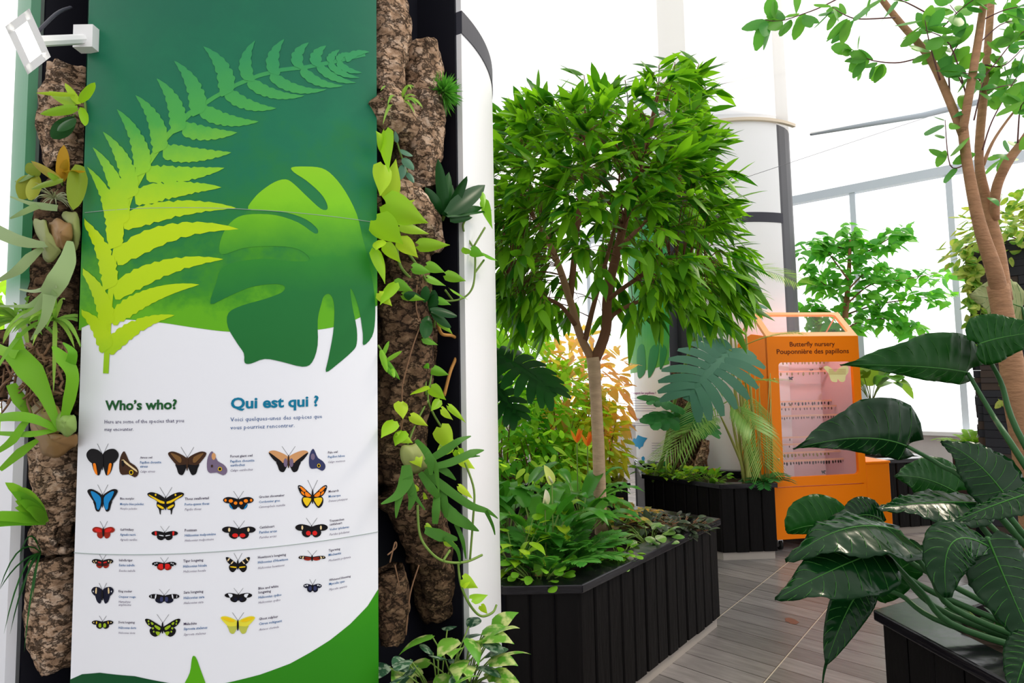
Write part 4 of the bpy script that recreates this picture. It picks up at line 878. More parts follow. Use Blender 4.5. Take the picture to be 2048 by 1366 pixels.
# ------------------------------------------------------------------ floodlight
fl_c = rec(72, 92, 1.0)
root = thing('floodlight', fl_c, 'white floodlight, switched on, mounted high at the left edge of the sign', 'lamp')
fc_ = rec(57, 84, 1.02); SR = RM @ V((1, 0, 0)); SU = RM @ V((0, 1, 0)); best = None
for ia in range(-8, 9):
    for ib in range(-8, 9):
        n_ = ((CAM - fc_).normalized() + SR * ia * .08 + SU * ib * .08).normalized()
        q = [CAM + ray(x, y) * ((fc_ - CAM).dot(n_) / ray(x, y).dot(n_)) for x, y in ((10, 53), (58, 17), (105, 112), (55, 149))]
        a_ = q[1] - q[0]; b_ = q[3] - q[0]; er = abs(a_.normalized().dot(b_.normalized())) + .3 * abs(b_.length / a_.length - 1.45) + .05 * sqrt(ia * ia + ib * ib)
        if best is None or er < best[0]: best = (er, n_, a_, b_)
_, fn, a_, b_ = best
fx = a_.normalized(); fy = b_.normalized(); fw_ = a_.length; fh_ = b_.length
LAMPW = mat('white_lamp_housing', (.8, .8, .8), .4)
mb = MB(); mb.box(fc_ - fn * .02, (fw_, fh_, .03), fx, fy, fn)
for i in range(6): mb.box(fc_ - fn * .048 + fy * (fh_ * (-.35 + .14 * i)), (fw_ * .7, .006, .03), fx, fy, fn)
mb.build('housing', LAMPW, root, smooth=False, bevel=.006)
mb = MB()
for s_ in (-1, 1):
    mb.box(fc_ + fx * (s_ * (fw_ / 2 - .008)), (.016, fh_, .02), fx, fy, fn); mb.box(fc_ + fy * (s_ * (fh_ / 2 - .008)), (fw_, .016, .02), fx, fy, fn)
mb.build('bezel', LAMPW, root, smooth=False)
mb = MB(); mb.box(fc_ + fn * .0, (fw_ - .024, fh_ - .024, .008), fx, fy, fn); mb.build('lens', emit('lamp_glow', (1, .97, .90), 22), root, smooth=False)
mb = MB(); wallp = rec(174, 78, .83); mb.tube([fc_ - fn * .05, fc_.lerp(wallp, .5) - fn * .03, wallp], .012, 8); mb.box(wallp, (.05, .03, .06)); mb.build('bracket', LAMPW, root, smooth=False)
mb = MB(); mb.tube(catmull([fc_ - fn * .08, fc_ - fn * .1 + V((.02, .05, .1)), wallp + V((-.06, .02, .1))], 5), .004, 6); mb.build('cable', BAND, root)

# ------------------------------------------------------------------ timber planters
def offset_poly(poly, d):
    n = len(poly); out = []
    for i in range(n):
        p0, p1, p2 = V((*poly[i - 1], 0)), V((*poly[i], 0)), V((*poly[(i + 1) % n], 0))
        a = (p1 - p0).normalized(); b = (p2 - p1).normalized(); na = V((a.y, -a.x, 0)); nb = V((b.y, -b.x, 0))
        m = (na + nb); m = m / max(.35, m.dot(na)); q_ = p1 + m * d; out.append((q_.x, q_.y))
    return out
def ring(mbx, outer, inner, z0, z1, mi=0):
    n = len(outer)
    vs_ = [(*p, z0) for p in outer] + [(*p, z1) for p in outer] + [(*p, z1) for p in inner] + [(*p, z0) for p in inner]; fs = []
    for i in range(n):
        j = (i + 1) % n
        for k in range(4):
            k2 = (k + 1) % 4; fs.append((k * n + i, k * n + j, k2 * n + j, k2 * n + i))
    mbx.add(vs_, fs, mi)
def planter(name, poly, H, label, plank=.115, capw=.10, kick=.07, capo=.02, capt=.04, soilz=.07, faces=None):
    """poly runs counter-clockwise; vertical boards with grooves, overhanging cap, recessed plinth"""
    c = V((sum(p[0] for p in poly) / len(poly), sum(p[1] for p in poly) / len(poly), 0))
    root = thing(name, c, label, 'planter'); n = len(poly); R = random.Random(n * 3)
    mb = MB(); ring(mb, offset_poly(poly, -.022), offset_poly(poly, -.06), kick, H - capt); mb.build('liner', BLACK, root, smooth=False)
    mb = MB()
    for i in range(n):
        if faces and i not in faces: continue
        a = V((*poly[i], 0)); b = V((*poly[(i + 1) % n], 0)); L = (b - a).length; d = (b - a) / L; nn = V((d.y, -d.x, 0)); k = max(1, round(L / plank)); wdt = L / k
        for j in range(k):
            cc_ = a + d * (wdt * (j + .5)) - nn * (.012 + R.uniform(-.0025, .0025)); hz = kick - R.uniform(0, .006)
            w2 = wdt / 2 - .0025; t_ = .012; prof = [(-w2, t_), (-w2, -t_ + .006), (-w2 + .008, -t_), (w2 - .008, -t_), (w2, -t_ + .006), (w2, t_)]
            P = [((cc_ + d * x - nn * y).x, (cc_ + d * x - nn * y).y) for x, y in prof]
            mb.prism(P, hz, H - capt)
    mb.build('plank_wall', CHAR, root, smooth=False)
    mb = MB(); ring(mb, offset_poly(poly, capo), offset_poly(poly, -capw), H - capt, H); mb.build('cap', CAP, root, smooth=False, bevel=.006)
    mb = MB(); ring(mb, offset_poly(poly, -.018), offset_poly(poly, -.06), 0, kick + .01); mb.build('plinth', PLINTH, root, smooth=False)
    mb = MB(); mb.add([(*p, H - soilz) for p in offset_poly(poly, -.055)], [tuple(range(n))]); mb.build('soil', SOIL, root, smooth=False)
    return root
NA = onz(1159, 1166, .66); NB = onz(1433, 1037, .66); ND = (NB - NA).normalized(); NW = V((-ND.y, ND.x, 0))
NE = onz(1004, 1169, .66) + V((0.01, 0, 0))
NBk = NB + NW * 1.30
near_poly = [(NE.x, NE.y), (NA.x, NA.y), (NB.x, NB.y), (NBk.x, NBk.y), (-.62, 3.70), (-.52, 3.14)]
planter('timber_planter', near_poly, .66, 'black charred-timber planter holding the weeping tree, in the middle of the floor', faces=(0, 1, 2))
back_poly = [(-1.7, 5.0), (.97, 5.0), (.97, 6.3), (-1.7, 6.3)]
planter('timber_planter', back_poly, .66, 'dark timber planter holding the background shrubs, behind the weeping tree', faces=(0, 1))
# far column
FA = atan2(1437 - 1024, F); FD = 7.1; FC = (FD * sin(FA), FD * cos(FA)); FR = FD * .1425
def fcyl(az, r, z): return V((FC[0] + r * sin(az), FC[1] - r * cos(az), z))
def faz(px, py=760):
    p = oncyl(px, py, FC, FR); return atan2(p.x - FC[0], -(p.y - FC[1]))
fH = onz(1440, 968, .64); fG = onz(1287, 948, .64); fI = onz(1549, 965, .64); fJ = fI + V((.03, .30, 0))
arc = []
a0 = atan2(fJ.x - FC[0], -(fJ.y - FC[1])); a1 = faz(1268)
for i in range(9):
    a = a0 + (a1 - a0) * i / 8; p = fcyl(a, FR + .03, 0); arc.append((p.x, p.y))
far_poly = [(fG.x, fG.y), (fH.x, fH.y), (fI.x, fI.y), (fJ.x, fJ.y)] + arc
planter('timber_planter', far_poly, .64, 'dark timber planter in front of the far white column, left of the orange cabinet', faces=(0, 1, 2), capw=.07)
fcol = thing('exhibit_column', (FC[0], FC[1], 0), 'tall white exhibit column in the background behind the palm and monstera', 'column')
f0 = faz(1340); f1 = faz(1398); f2 = faz(1579); zb = 1.55 + (753 - 433) / F * (FC[1] - FR * .95)
def sh(name, m, a0, a1, r0, r1, z0, z1, label=None, n=40):
    mb = MB(); shell(mb, a0, a1, r0, r1, z0, z1, n, cyl=fcyl); return mb.build(name, m, fcol, smooth=False, label=label)
fsign = sh('sign_panel', SIGNWHITE, radians(-86), f0, FR - .02, FR, .66, 6.6, 'curved sign panel with a blue map, its green leaf print at the top')
sh('side_panel', WHITE, f1, f2, FR - .02, FR, .05, zb - .05, 'white curved panel below the dark band')
sh('side_panel', WHITE, f1, f2, FR - .02, FR, zb + .05, 6.6, 'white curved panel above the dark band')
sh('trim_band', BAND, f1, f2 + .02, FR - .03, FR + .004, zb - .05, zb + .05)
sh('hem_ring', mat('cream_hem', (.72, .62, .50), .8), f1 - .3, f2 + .25, FR, FR + .035, 4.13, 4.16)
sh('core', mat('dark_grey_board', (.05, .05, .06), .5, .3), -pi, pi, FR - .25, FR - .16, 0, 6.6)
mb = MB()
for a in (f0, f1, f2): mb.box(fcyl(a, FR - .10, 3.3), (.17, .012, 6.6), V((sin(a), -cos(a), 0)), V((cos(a), sin(a), 0)))
mb.build('recess_return', mat('grey_return', (.10, .10, .12), .5), fcol, smooth=False)
def FS(px, py, e=.002):
    p = oncyl(px, py, FC, FR); a = atan2(p.x - FC[0], -(p.y - FC[1])); return fcyl(a, FR + e, p.z)
def fpoly(mbx, poly, e=.002):
    tris = tessellate_polygon([[V((x, y, 0)) for x, y in poly]]); bm = bmesh.new(); vv = [bm.verts.new((x, y, 0)) for x, y in poly]
    for t in tris:
        try: bm.faces.new([vv[i] for i in t])
        except ValueError: pass
    x0 = min(p[0] for p in poly); x1 = max(p[0] for p in poly); k = x0 + 2
    while k < x1: bmesh.ops.bisect_plane(bm, geom=bm.verts[:] + bm.edges[:] + bm.faces[:], plane_co=(k, 0, 0), plane_no=(1, 0, 0)); k += 2
    bm.verts.index_update(); mbx.add([FS(v.co.x, v.co.y, e) for v in bm.verts], [[v.index for v in f.verts] for f in bm.faces]); bm.free()
mb = MB()
for i in range(14):
    u0 = 1256 + (1339 - 1256) * i / 14; u1 = 1256 + (1339 - 1256) * (i + 1) / 14
    f_ = lambda x: 748 - 20 * ((x - 1256) / 83) ** 1.2
    for (ya, yb) in ((None, 560), (560, 340)):
        fpoly(mb, [(u0, f_(u0) if ya is None else ya), (u1, f_(u1) if ya is None else ya), (u1, yb), (u0, yb)], .002)
mb.build('green_field', rampmat('far_green_print', [(1.3, srgb(110, 180, 60)), (2.2, srgb(40, 140, 70)), (4, srgb(30, 120, 80))], var=.1), fsign, smooth=False)
mb = MB(); fpoly(mb, smooth_poly([(1275, 700), (1288, 690), (1292, 735), (1286, 752), (1276, 753)], 3), .004); fpoly(mb, smooth_poly([(1300, 700), (1318, 690), (1313, 730), (1297, 756)], 3), .004); fpoly(mb, smooth_poly([(1322, 690), (1334, 700), (1328, 728), (1320, 738)], 3), .004)
mb.build('leaf_print', mat('far_leaf_print', srgb(40, 125, 70), .5), fsign, smooth=False)
_td = bpy.data.curves.new('txt', 'FONT'); _to = bpy.data.objects.new('txt', _td); C.objects.link(_to)
mb = MB()
def far_text(mbx, s_, x0, x1, yb, st=1.2):
    vs_, fs, wd = text2d(s_, .02, 0, 1); k = (x1 - x0) / wd; mbx.add([FS(x0 + x * k, yb - y * k * st, .003) for x, y in vs_], fs)
far_text(mb, 'mangent les papillons ?', 1263, 1312, 788); far_text(mb, 'O\u00f9 vivent les papillons', 1263, 1312, 840)
mb.build('heading', mat('print_purple', srgb(150, 70, 140), .5), fsign, smooth=False)
mb = MB(); R = random.Random(3)
for y in list(range(796, 826, 5)) + [846, 850]:
    x1 = R.uniform(1306, 1316); fpoly(mb, [(1263, y), (x1, y), (x1, y + 1.0), (1263, y + 1.0)], .002)
for y in range(886, 912, 5): fpoly(mb, [(1304, y), (1322, y), (1322, y + .9), (1304, y + .9)], .003)
mb.build('body_text', mat('print_grey', srgb(150, 150, 175), .5), fsign, smooth=False, label='grey lines of small print')
mb = MB(); fpoly(mb, [(1264, 882), (1268, 876), (1272, 878), (1276, 870), (1281, 872), (1286, 874), (1295, 876), (1292, 880), (1288, 886), (1286, 893), (1282, 894), (1279, 899), (1276, 894), (1271, 893), (1268, 888), (1264, 888)]); fpoly(mb, [(1283, 915), (1287, 912), (1290, 916), (1289, 922), (1284, 920)]); fpoly(mb, [(1256, 862), (1260, 864), (1259, 880), (1257, 886)]); fpoly(mb, [(1257, 900), (1260, 908), (1259, 914), (1257, 912)])
mb.build('map_print', mat('print_map_blue', srgb(0, 140, 195), .5), fsign, smooth=False)
mb = MB(); fpoly(mb, [(1317, 930), (1338, 917), (1339, 945), (1310, 945)]); mb.build('ground_print', mat('far_ground_print', srgb(30, 130, 60), .5), fsign, smooth=False)
# far recess: cork and monstera
def fr(px, py, e=0): return oncyl(px, py, FC, FR + e)
cork([fr(1372, 740, -.06), fr(1375, 850, -.05), fr(1380, 945, -.05)], [.13, .16, .15], 21, CORKD, 'dark cork bark on the recess of the far column, behind the monstera roots', nth=36)
cork([fr(1388, 950, .10), fr(1404, 915, .12), fr(1412, 880, .08)], [.030, .045, .03], 22, CORK, 'short pale cork log leaning among the monstera roots', nth=28)

# ------------------------------------------------------------------ monstera / palm / fern builders
def monstera_leaf(mb, P0, P2, hw, nrm, nf=8, droop=.12):
    P0, P2 = V(P0), V(P2); L = (P2 - P0).length; nrm = V(nrm).normalized(); P1 = P0.lerp(P2, .5) + nrm * L * droop
    pos = lambda t: P0 * (1 - t) ** 2 + P1 * (2 * t * (1 - t)) + P2 * t * t
    tgv = lambda t: ((P1 - P0) * (1 - t) + (P2 - P1) * t).normalized()
    prof = lambda t: hw * (.78 + .75 * t - 1.15 * t * t) * 1.0
    # web along the midrib
    mb.blade(P0, P1, P2, hw * .34, lambda t: max(.1, 1 - t * .75), nrm, -.1, 8, 3, .05)
    for s_ in (-1, 1):
        for i in range(nf):
            t0 = i / nf * .93; t = min(.97, t0 + .035); c = pos(t); tg = tgv(t); sd = tg.cross(nrm).normalized() * s_
            lean = -.85 + 1.75 * (i / (nf - 1)); d = (sd + tg * lean).normalized(); l = prof(t) * (1.05 if i else .8)
            up = sd.cross(tg) * s_
            e = c + d * l + tg * l * .18 - nrm * l * .16
            mb.blade(c + d * l * .08, c + d * l * .55 + nrm * l * .06, e, L / nf * .60, lambda u: max(.25, .75 + .5 * u - .9 * u ** 4), nrm, .0, 5, 3)
def palm_frond(mb, ms, base, d, L, droop, n, pl, wd, R, nrm=V((0, 0, 1))):
    base = V(base); d = V(d).normalized(); pts = []
    for i in range(9):
        t = i / 8; pts.append(base + d * L * t - V((0, 0, 1)) * droop * L * t ** 2.2)
    ms.tube(pts, [.006 * L * (1.2 - t / 8) for t in range(9)], 5)
    for i in range(n):
        t = .22 + .78 * i / (n - 1); k = min(int(t * 8), 7); u = t * 8 - k; c = pts[k].lerp(pts[k + 1], u); tg = (pts[k + 1] - pts[k]).normalized()
        sd = tg.cross(nrm); sd = sd.normalized() if sd.length > .05 else V((1, 0, 0)); up = sd.cross(tg)
        l = pl * (.55 + .9 * sin(pi * min(.98, t * .85))) * R.uniform(.9, 1.1)
        for s_ in (-1, 1):
            dd = (sd * s_ * .8 + tg * .75 + up * .18).normalized()
            mb.blade(c, c + dd * l * .55, c + dd * l - V((0, 0, l * .22)), wd, lance, up, -.1, 4, 2)
def fern_frond(mb, ms, base, d, L, droop, n, pl, wd, R): palm_frond(mb, ms, base, d, L, droop, n, pl, wd, R)
def fern(name, label, base, seed, n, L, lm, pl, wd, droop=.5, up=.6, npin=16, cat='fern'):
    root = plant(name, base, label, cat); mb = MB(); ms = MB(); R = random.Random(seed)
    for i in range(n):
        a = 2 * pi * i / n + R.uniform(-.3, .3); d = V((cos(a), sin(a), up * R.uniform(.7, 1.6)))
        palm_frond(mb, ms, V(base) + V((cos(a), sin(a), 0)) * .01, d, L * R.uniform(.75, 1.1), droop * R.uniform(.7, 1.2), npin, pl, wd, R)
    ms.build('stalks', STEM, root); mb.build('foliage', lm, root); return root
def rosette(name, label, base, seed, n, L, hw, lm, prof=strap, up=.7, droop=.5, pet=0, cat='plant', fold=.2, back=0):
    root = plant(name, base, label, cat); mb = MB(); ms = MB(); R = random.Random(seed); b = V(base)
    for i in range(n):
        a = i * 2.4 + R.uniform(-.3, .3); d = V((cos(a), sin(a), up * R.uniform(.4, 2.0))).normalized(); l = L * R.uniform(.7, 1.1); s_ = b + V((cos(a), sin(a), 0)) * .02
        p = s_
        if pet:
            p = s_ + (d + V((0, 0, .6))).normalized() * pet * R.uniform(.6, 1.15); ms.tube([s_, s_.lerp(p, .5) + V((0, 0, .01)), p], .004, 5)
        side = d.cross(V((0, 0, 1))).normalized(); nr = side.cross(d)
        mb.blade(p, p + d * l * .6, p + V((d.x, d.y, 0)) * l * .95 + V((0, 0, d.z * l * .55 - l * droop * R.uniform(.3, 1))), hw * R.uniform(.8, 1.15), prof, nr, fold, 8, 5, back, wave=.05)
    if pet: ms.build('petioles', STEM, root)
    mb.build('foliage', lm, root); return root
def shrub(name, label, base, h, rx, rz, n, L, hw, lm, seed, prof=ovate, cat='shrub', stems=9, droop=.35, ry=None, zmin=-1, sr=.009, sm=None, hollow=.45):
    root = plant(name, base, label, cat); mb = MB(); ms = MB(); R = random.Random(seed); b = V(base); c = b + V((0, 0, h)); ry = ry or rx; tips = []
    for i in range(stems):
        d = rnd_dir(R, zmin * .6, 1); e = c + V((d.x * rx * .8, d.y * ry * .8, d.z * rz * .8)); s_ = b + V((R.uniform(-.06, .06), R.uniform(-.06, .06), 0))
        pts = catmull([s_, s_.lerp(e, .45) + V((0, 0, .12 * h)), e], 5); ms.tube(pts, [sr * (1 - .75 * k / (len(pts) - 1)) for k in range(len(pts))], 5); tips.append(pts)
    for i in range(n):
        d = rnd_dir(R, zmin, 1); q_ = hollow + (1 - hollow) * R.random() ** .5
        wob = 1 + .25 * noise.noise(d * 2.1 + V((seed, 0, 0)))
        p = c + V((d.x * rx, d.y * ry, d.z * rz)) * q_ * wob
        dd = (V((d.x, d.y, d.z * .5)) + rnd_dir(R) * .7 - V((0, 0, droop))).normalized(); l = L * R.uniform(.65, 1.15)
        nr = (V((0, 0, 1)) + rnd_dir(R) * .5); 
        mb.blade(p, p + dd * l * .5 + V((0, 0, l * .06)), p + dd * l - V((0, 0, l * .12)), hw * R.uniform(.75, 1.1), prof, nr, -.15, 4, 3)
    ms.build('stems', sm or WOOD, root); mb.build('foliage', lm, root); return root

# ------------------------------------------------------------------ weeping tree in the near planter
tb = onz(1203, 1068, .59)
tree = plant('weeping_fig_tree', tb, 'weeping fig tree with a pale trunk and a full drooping crown in the timber planter', 'tree')
tY = tb.y; k_ = tY / F
mb = MB()
tpts = [tb - V((0, 0, .05)), tb, at(1200, 1000, tY), at(1197, 900, tY), at(1192, 800, tY), at(1188, 735, tY), at(1186, 715, tY)]
def trunk_tube(mbx, pts, rads, n=12):
    P = catmull(pts, 4); m = len(P); mbx.tube(P, [rads[min(int(i / (m - 1) * (len(rads) - 1)), len(rads) - 2)] * (1 - (i / (m - 1) * (len(rads) - 1)) % 1) + rads[min(int(i / (m - 1) * (len(rads) - 1)) + 1, len(rads) - 1)] * ((i / (m - 1) * (len(rads) - 1)) % 1) if i < m - 1 else rads[-1] for i in range(m)], n)
trunk_tube(mb, tpts, [14 * k_, 13 * k_, 12.5 * k_, 12 * k_, 11.5 * k_, 13 * k_, 14 * k_], 14); mb.build('trunk', TRUNK, tree)
BARKD = mat('reddish_bark', (.19, .085, .045), .8, .2, bump=.3, bscale=60)
BARKM = mat('tan_bark', (.36, .20, .11), .8, .2, bump=.3, bscale=60)
limbs = [([(1186, 722, 0), (1160, 670, .05), (1140, 600, .1), (1105, 500, .15), (1060, 420, .2), (1030, 340, .2)], 9, BARKM),
         ([(1190, 720, 0), (1212, 660, .0), (1215, 590, -.05), (1235, 500, -.1), (1260, 400, -.1), (1290, 300, -.1), (1315, 190, -.1)], 11, BARKD),
         ([(1150, 650, .05), (1120, 610, .0), (1070, 590, -.1), (1020, 580, -.15)], 5, BARKD),
         ([(1214, 600, -.05), (1270, 560, -.2), (1340, 520, -.3), (1410, 530, -.3)], 5, BARKD),
         ([(1140, 600, .1), (1150, 500, .2), (1160, 400, .25), (1170, 300, .3), (1170, 210, .2)], 7, BARKD),
         ([(1212, 640, 0), (1260, 610, .2), (1330, 590, .4), (1390, 600, .4)], 5, BARKD),
         ([(1235, 500, -.1), (1310, 420, .1), (1370, 330, .2), (1385, 220, .2)], 5, BARKD),
         ([(1170, 680, .02), (1190, 600, .3), (1230, 450, .5), (1240, 330, .5)], 6, BARKD)]
LIMB = []
for px_, r_, m in limbs:
    mb = MB(); P = [at(x, y, tY + dy) for x, y, dy in px_]; trunk_tube(mb, P, [r_ * k_, r_ * k_ * .8, r_ * k_ * .3], 8); mb.build('limb', m, tree); LIMB.append(catmull(P, 6))
R = random.Random(77); mb = MB(); mt = MB(); tips = []
ctr = at(1215, 470, tY)
def env(x, y):       # crown outline test in the plane of the trunk, in frame pixels at that depth
    return True
crown = [(985, 290), (1020, 245), (1090, 220), (1170, 215), (1240, 215), (1300, 170), (1330, 150), (1375, 175), (1385, 215), (1385, 270), (1420, 380), (1440, 450), (1465, 520), (1480, 570), (1455, 600), (1410, 640), (1370, 620), (1320, 600), (1280, 600), (1240, 640), (1200, 630), (1130, 620), (1090, 650), (1040, 620), (990, 600)]
def inside(x, y):
    c_ = False; n = len(crown)
    for i in range(n):
        x1, y1 = crown[i]; x2, y2 = crown[(i + 1) % n]
        if (y1 > y) != (y2 > y) and x < (x2 - x1) * (y - y1) / (y2 - y1) + x1: c_ = not c_
    return c_
nt_ = 0
while nt_ < 660:
    x = R.uniform(985, 1480); y = R.uniform(130, 700)
    if not inside(x, y): continue
    if 1110 < x < 1270 and y > 500 and R.random() < .72: continue
    ex = (x - 1215) / 265; ey = (y - 440) / 310; dep = sqrt(max(0.05, 1 - min(1, ex * ex * .8 + ey * ey * .8))) * .78
    s_ = R.choice((-1, 1)); yy = tY + dep * s_ * (R.random() ** .35)
    if 1080 < x < 1290 and y > 440 and s_ < 0 and R.random() < .7: continue
    if R.random() < .25: yy = tY + R.uniform(-.5, .5) * dep
    p = at(x, y, yy); nt_ += 1
    best = None; bd = 9
    for Lm in LIMB:
        for q_ in Lm[4:]:
            d_ = (q_ - p).length + max(0, q_.z - p.z) * .6
            if d_ < bd: bd = d_; best = q_
    out = (p - ctr); hx = V((out.x, out.y, 0)); hx = hx.normalized() if hx.length > .01 else V((1, 0, 0))
    low = max(0, min(1, (ctr.z + .45 - p.z) / 1.1)); dirn = (hx * .9 + V((0, 0, .35 - 1.2 * low)) + rnd_dir(R) * .35).normalized()
    if bd < 1.1:
        mt.tube(catmull([best, best.lerp(p, .5) + V((0, 0, .05)), p], 3), [.004, .0035, .003, .0025, .002, .0016, .0014], 4)
    tw = p + dirn * R.uniform(.10, .20); mt.tube([p, tw], .0014, 4)
    for j in range(R.randint(6, 9)):
        c_ = p.lerp(tw, R.uniform(0, 1.0)); l = R.uniform(.11, .20)
        dd = (dirn * 1.0 + rnd_dir(R) * .75 - V((0, 0, .25 + .3 * low))).normalized()
        nr = V((0, 0, 1)) + hx * .3 + rnd_dir(R) * .55
        mb.blade(c_, c_ + dd * l * .5 + V((0, 0, l * .05)), c_ + dd * l - V((0, 0, l * .14)), l * R.uniform(.12, .17), lance, nr, -.18, 4, 3)
for x0, y0, x1, y1 in ((1130, 250, 1106, 195), (1175, 250, 1168, 150), (1255, 240, 1250, 160), (1310, 200, 1318, 130), (1330, 210, 1350, 125), (1355, 220, 1398, 128), (1360, 250, 1412, 175), (1050, 260, 1040, 208), (1210, 240, 1215, 175)):
    a = at(x0, y0, tY - .2); b = at(x1, y1, tY - .3); mt.tube(catmull([a, a.lerp(b, .5) + V((.01, 0, 0)), b], 4), .0026, 5)
    for j in range(11):
        c_ = a.lerp(b, .3 + .7 * j / 10); dd = (V((R.choice((-1, 1)) * R.uniform(.5, 1), R.uniform(-.8, .4), R.uniform(-.1, .6)))).normalized(); l = R.uniform(.12, .19)
        mb.blade(c_, c_ + dd * l * .5 + V((0, 0, l * .06)), c_ + dd * l - V((0, 0, l * .08)), l * .17, lance, V((0, -.5, .8)) + rnd_dir(R) * .5, -.18, 5, 3)
mt.build('twigs', BARKD, tree); mb.build('foliage', LM_FICUS, tree)

# ------------------------------------------------------------------ plants of the near planter (soil at .59)
SZ = .60
def soil(px, py): p = onz(px, py, SZ); return (p.x, p.y, SZ)
LM_LILY = leafmat('peace_lily_leaf', (.04, .20, .02), (.10, .32, .03), .28, .3)
rosette('peace_lily', 'large leaved peace lily close to the white column panel', (.12, 3.05, SZ), 41, 20, .34, .062, LM_LILY, ovate, .7, .35, .26)
rosette('peace_lily', 'peace lily with arching leaves left of the pale tree trunk', (.34, 3.36, SZ), 42, 20, .34, .060, LM_LILY, ovate, .8, .4, .26)
rosette('peace_lily', 'peace lily right behind the pale tree trunk', (.45, 3.95, SZ), 43, 16, .32, .058, LM_LILY, ovate, .7, .45, .24)
rosette('peace_lily', 'peace lily at the back beneath the split monstera leaf', (-.05, 3.45, SZ), 44, 20, .36, .064, LM_LILY, ovate, .9, .4, .34)
def spathe(px0, px1, Y, hw, m, label):
    a = at(*px0, Y); b = at(*px1, Y - .03); root = plant('spathe_flower', a, label, 'flower'); ms = MB(); g = V((a.x, a.y + .02, SZ)); ms.tube([g, a], .004, 6); ms.build('stalk', STEM, root)
    mb = MB(); mb.blade(a, a.lerp(b, .5) + V((.01, -.03, 0)), b, hw, ovate, V((.2, -1, .3)), .3, 8, 5); mb.build('spathe', m, root)
    mb = MB(); mb.tube([a + V((0, -.02, .01)), a.lerp(b, .45) + V((0, -.03, 0))], [.007, .005], 8); mb.build('spadix', mat('spadix', (.7, .66, .4), .7), root)
spathe((1104, 968), (1088, 930), 2.95, .030, leafmat('cream_spathe', (.66, .70, .22), (.62, .68, .20), .3, .5), 'cream-yellow peace lily flower above the ferns')
spathe((1090, 1010), (1091, 978), 2.85, .022, leafmat('white_spathe', (.75, .68, .58), (.75, .70, .6), .3, .5), 'white peace lily flower just above the fern fronds')
rosette('yellow_leaf_plant', 'plant with two bright yellow-green sword leaves left of the tree trunk', (.16, 3.2, SZ), 46, 5, .42, .035, LM_LIME, strap, 1.8, .3, .12)
LM_HOLLY = leafmat('holly_fern_leaf', (.05, .24, .03), (.12, .36, .06), .28, .28)
fern('holly_fern', 'glossy fern with broad fronds at the front left of the timber planter', (.15, 2.78, SZ), 51, 12, .36, LM_HOLLY, .075, .015, .32, 1.0, 14)
fern('holly_fern', 'glossy fern spreading in front of the pale trunk', (.27, 2.98, SZ), 52, 13, .36, LM_HOLLY, .075, .015, .32, 1.0, 14)
fern('holly_fern', 'tall upright fern behind the front fern, beneath the cream flower', (.18, 2.98, SZ), 53, 10, .38, LM_HOLLY, .065, .013, .3, 1.4, 13)
clump('ground_vine', 'small leaved ground vine along the front left rim of the timber planter', (.10, 2.70, SZ), 54, 40, .055, .022, LM_MID, .12, oval, spread=.14, up=.3)
clump('ground_vine', 'fresh green ground vine along the front edge beside the variegated peperomia', (.52, 3.02, SZ), 55, 42, .05, .02, LM_MID, .08, oval, spread=.13, up=.3)
clump('arrowhead_vine', 'pale arrowhead vine against the white panel at the left end of the timber planter', (.0, 2.80, SZ), 56, 26, .09, .032, LM_LIME, .26, heart, spread=.12, up=.3)
clump('peperomia', 'round leaved peperomia with pale variegation at the planter\u2019s long front rim', (.75, 3.30, SZ), 57, 34, .075, .033, leafmat('peperomia_leaf', (.06, .20, .03), (.20, .36, .08), .2, .3, vein=((.45, .52, .30), 20)), .10, oval, spread=.12, up=.3)
clump('bronze_leaf_plant', 'low dark bronze leaved plant at the far end of the timber planter', (.99, 3.55, SZ), 58, 120, .065, .022, LM_PURPLE, .085, ovate, spread=.17, up=.3, sm=WOOD)
clump('bronze_leaf_plant', 'second mat of dark leaves between the tree trunk and the peperomia', (.80, 3.52, SZ), 59, 90, .06, .022, LM_PURPLE, .10, ovate, spread=.18, up=.3, sm=WOOD)
rosette('croton', 'croton with orange and yellow marked leaves right of the tree trunk', (.84, 3.85, SZ), 60, 24, .17, .026, LM_CROTON, ovate, .7, .45, .06, fold=.1)
rosette('croton', 'green and copper croton close behind the tree trunk', (.62, 3.60, SZ), 61, 18, .22, .036, leafmat('copper_croton_leaf', (.30, .12, .04), (.08, .26, .04), .3, .35, vein=((.5, .36, .08), 18)), ovate, .8, .45, .12, fold=.1)
clump('orange_leaf_plant', 'small plant with dying orange leaves at the front left rim', (.06, 2.78, SZ + .02), 62, 9, .06, .02, leafmat('orange_dead_leaf', (.60, .22, .05), (.45, .25, .08), .3, .5), .10, ovate, spread=.08, up=.3)
def bop(px, Y, label):
    p = at(*px, Y); root = plant('orange_flower', p, label, 'flower'); ms = MB(); ms.tube([V((p.x, p.y + .05, SZ)), p], .004, 5); ms.build('stalk', STEM, root); mb = MB(); R = random.Random(5)
    for i in range(5): d = V((R.uniform(-.5, .5), R.uniform(-.4, .2), 1)).normalized(); mb.blade(p, p + d * .05, p + d * .10, .011, lance, V((0, -1, .2)), .3, 5, 3)
    mb.build('bracts', leafmat('orange_bract', (.85, .20, .02), (.85, .30, .03), .3, .4), root)
bop((1175, 893), 3.7, 'orange flower head left of the tree trunk, above the peace lilies')
bop((1154, 886), 3.8, 'smaller orange bloom further left behind the peace lilies')
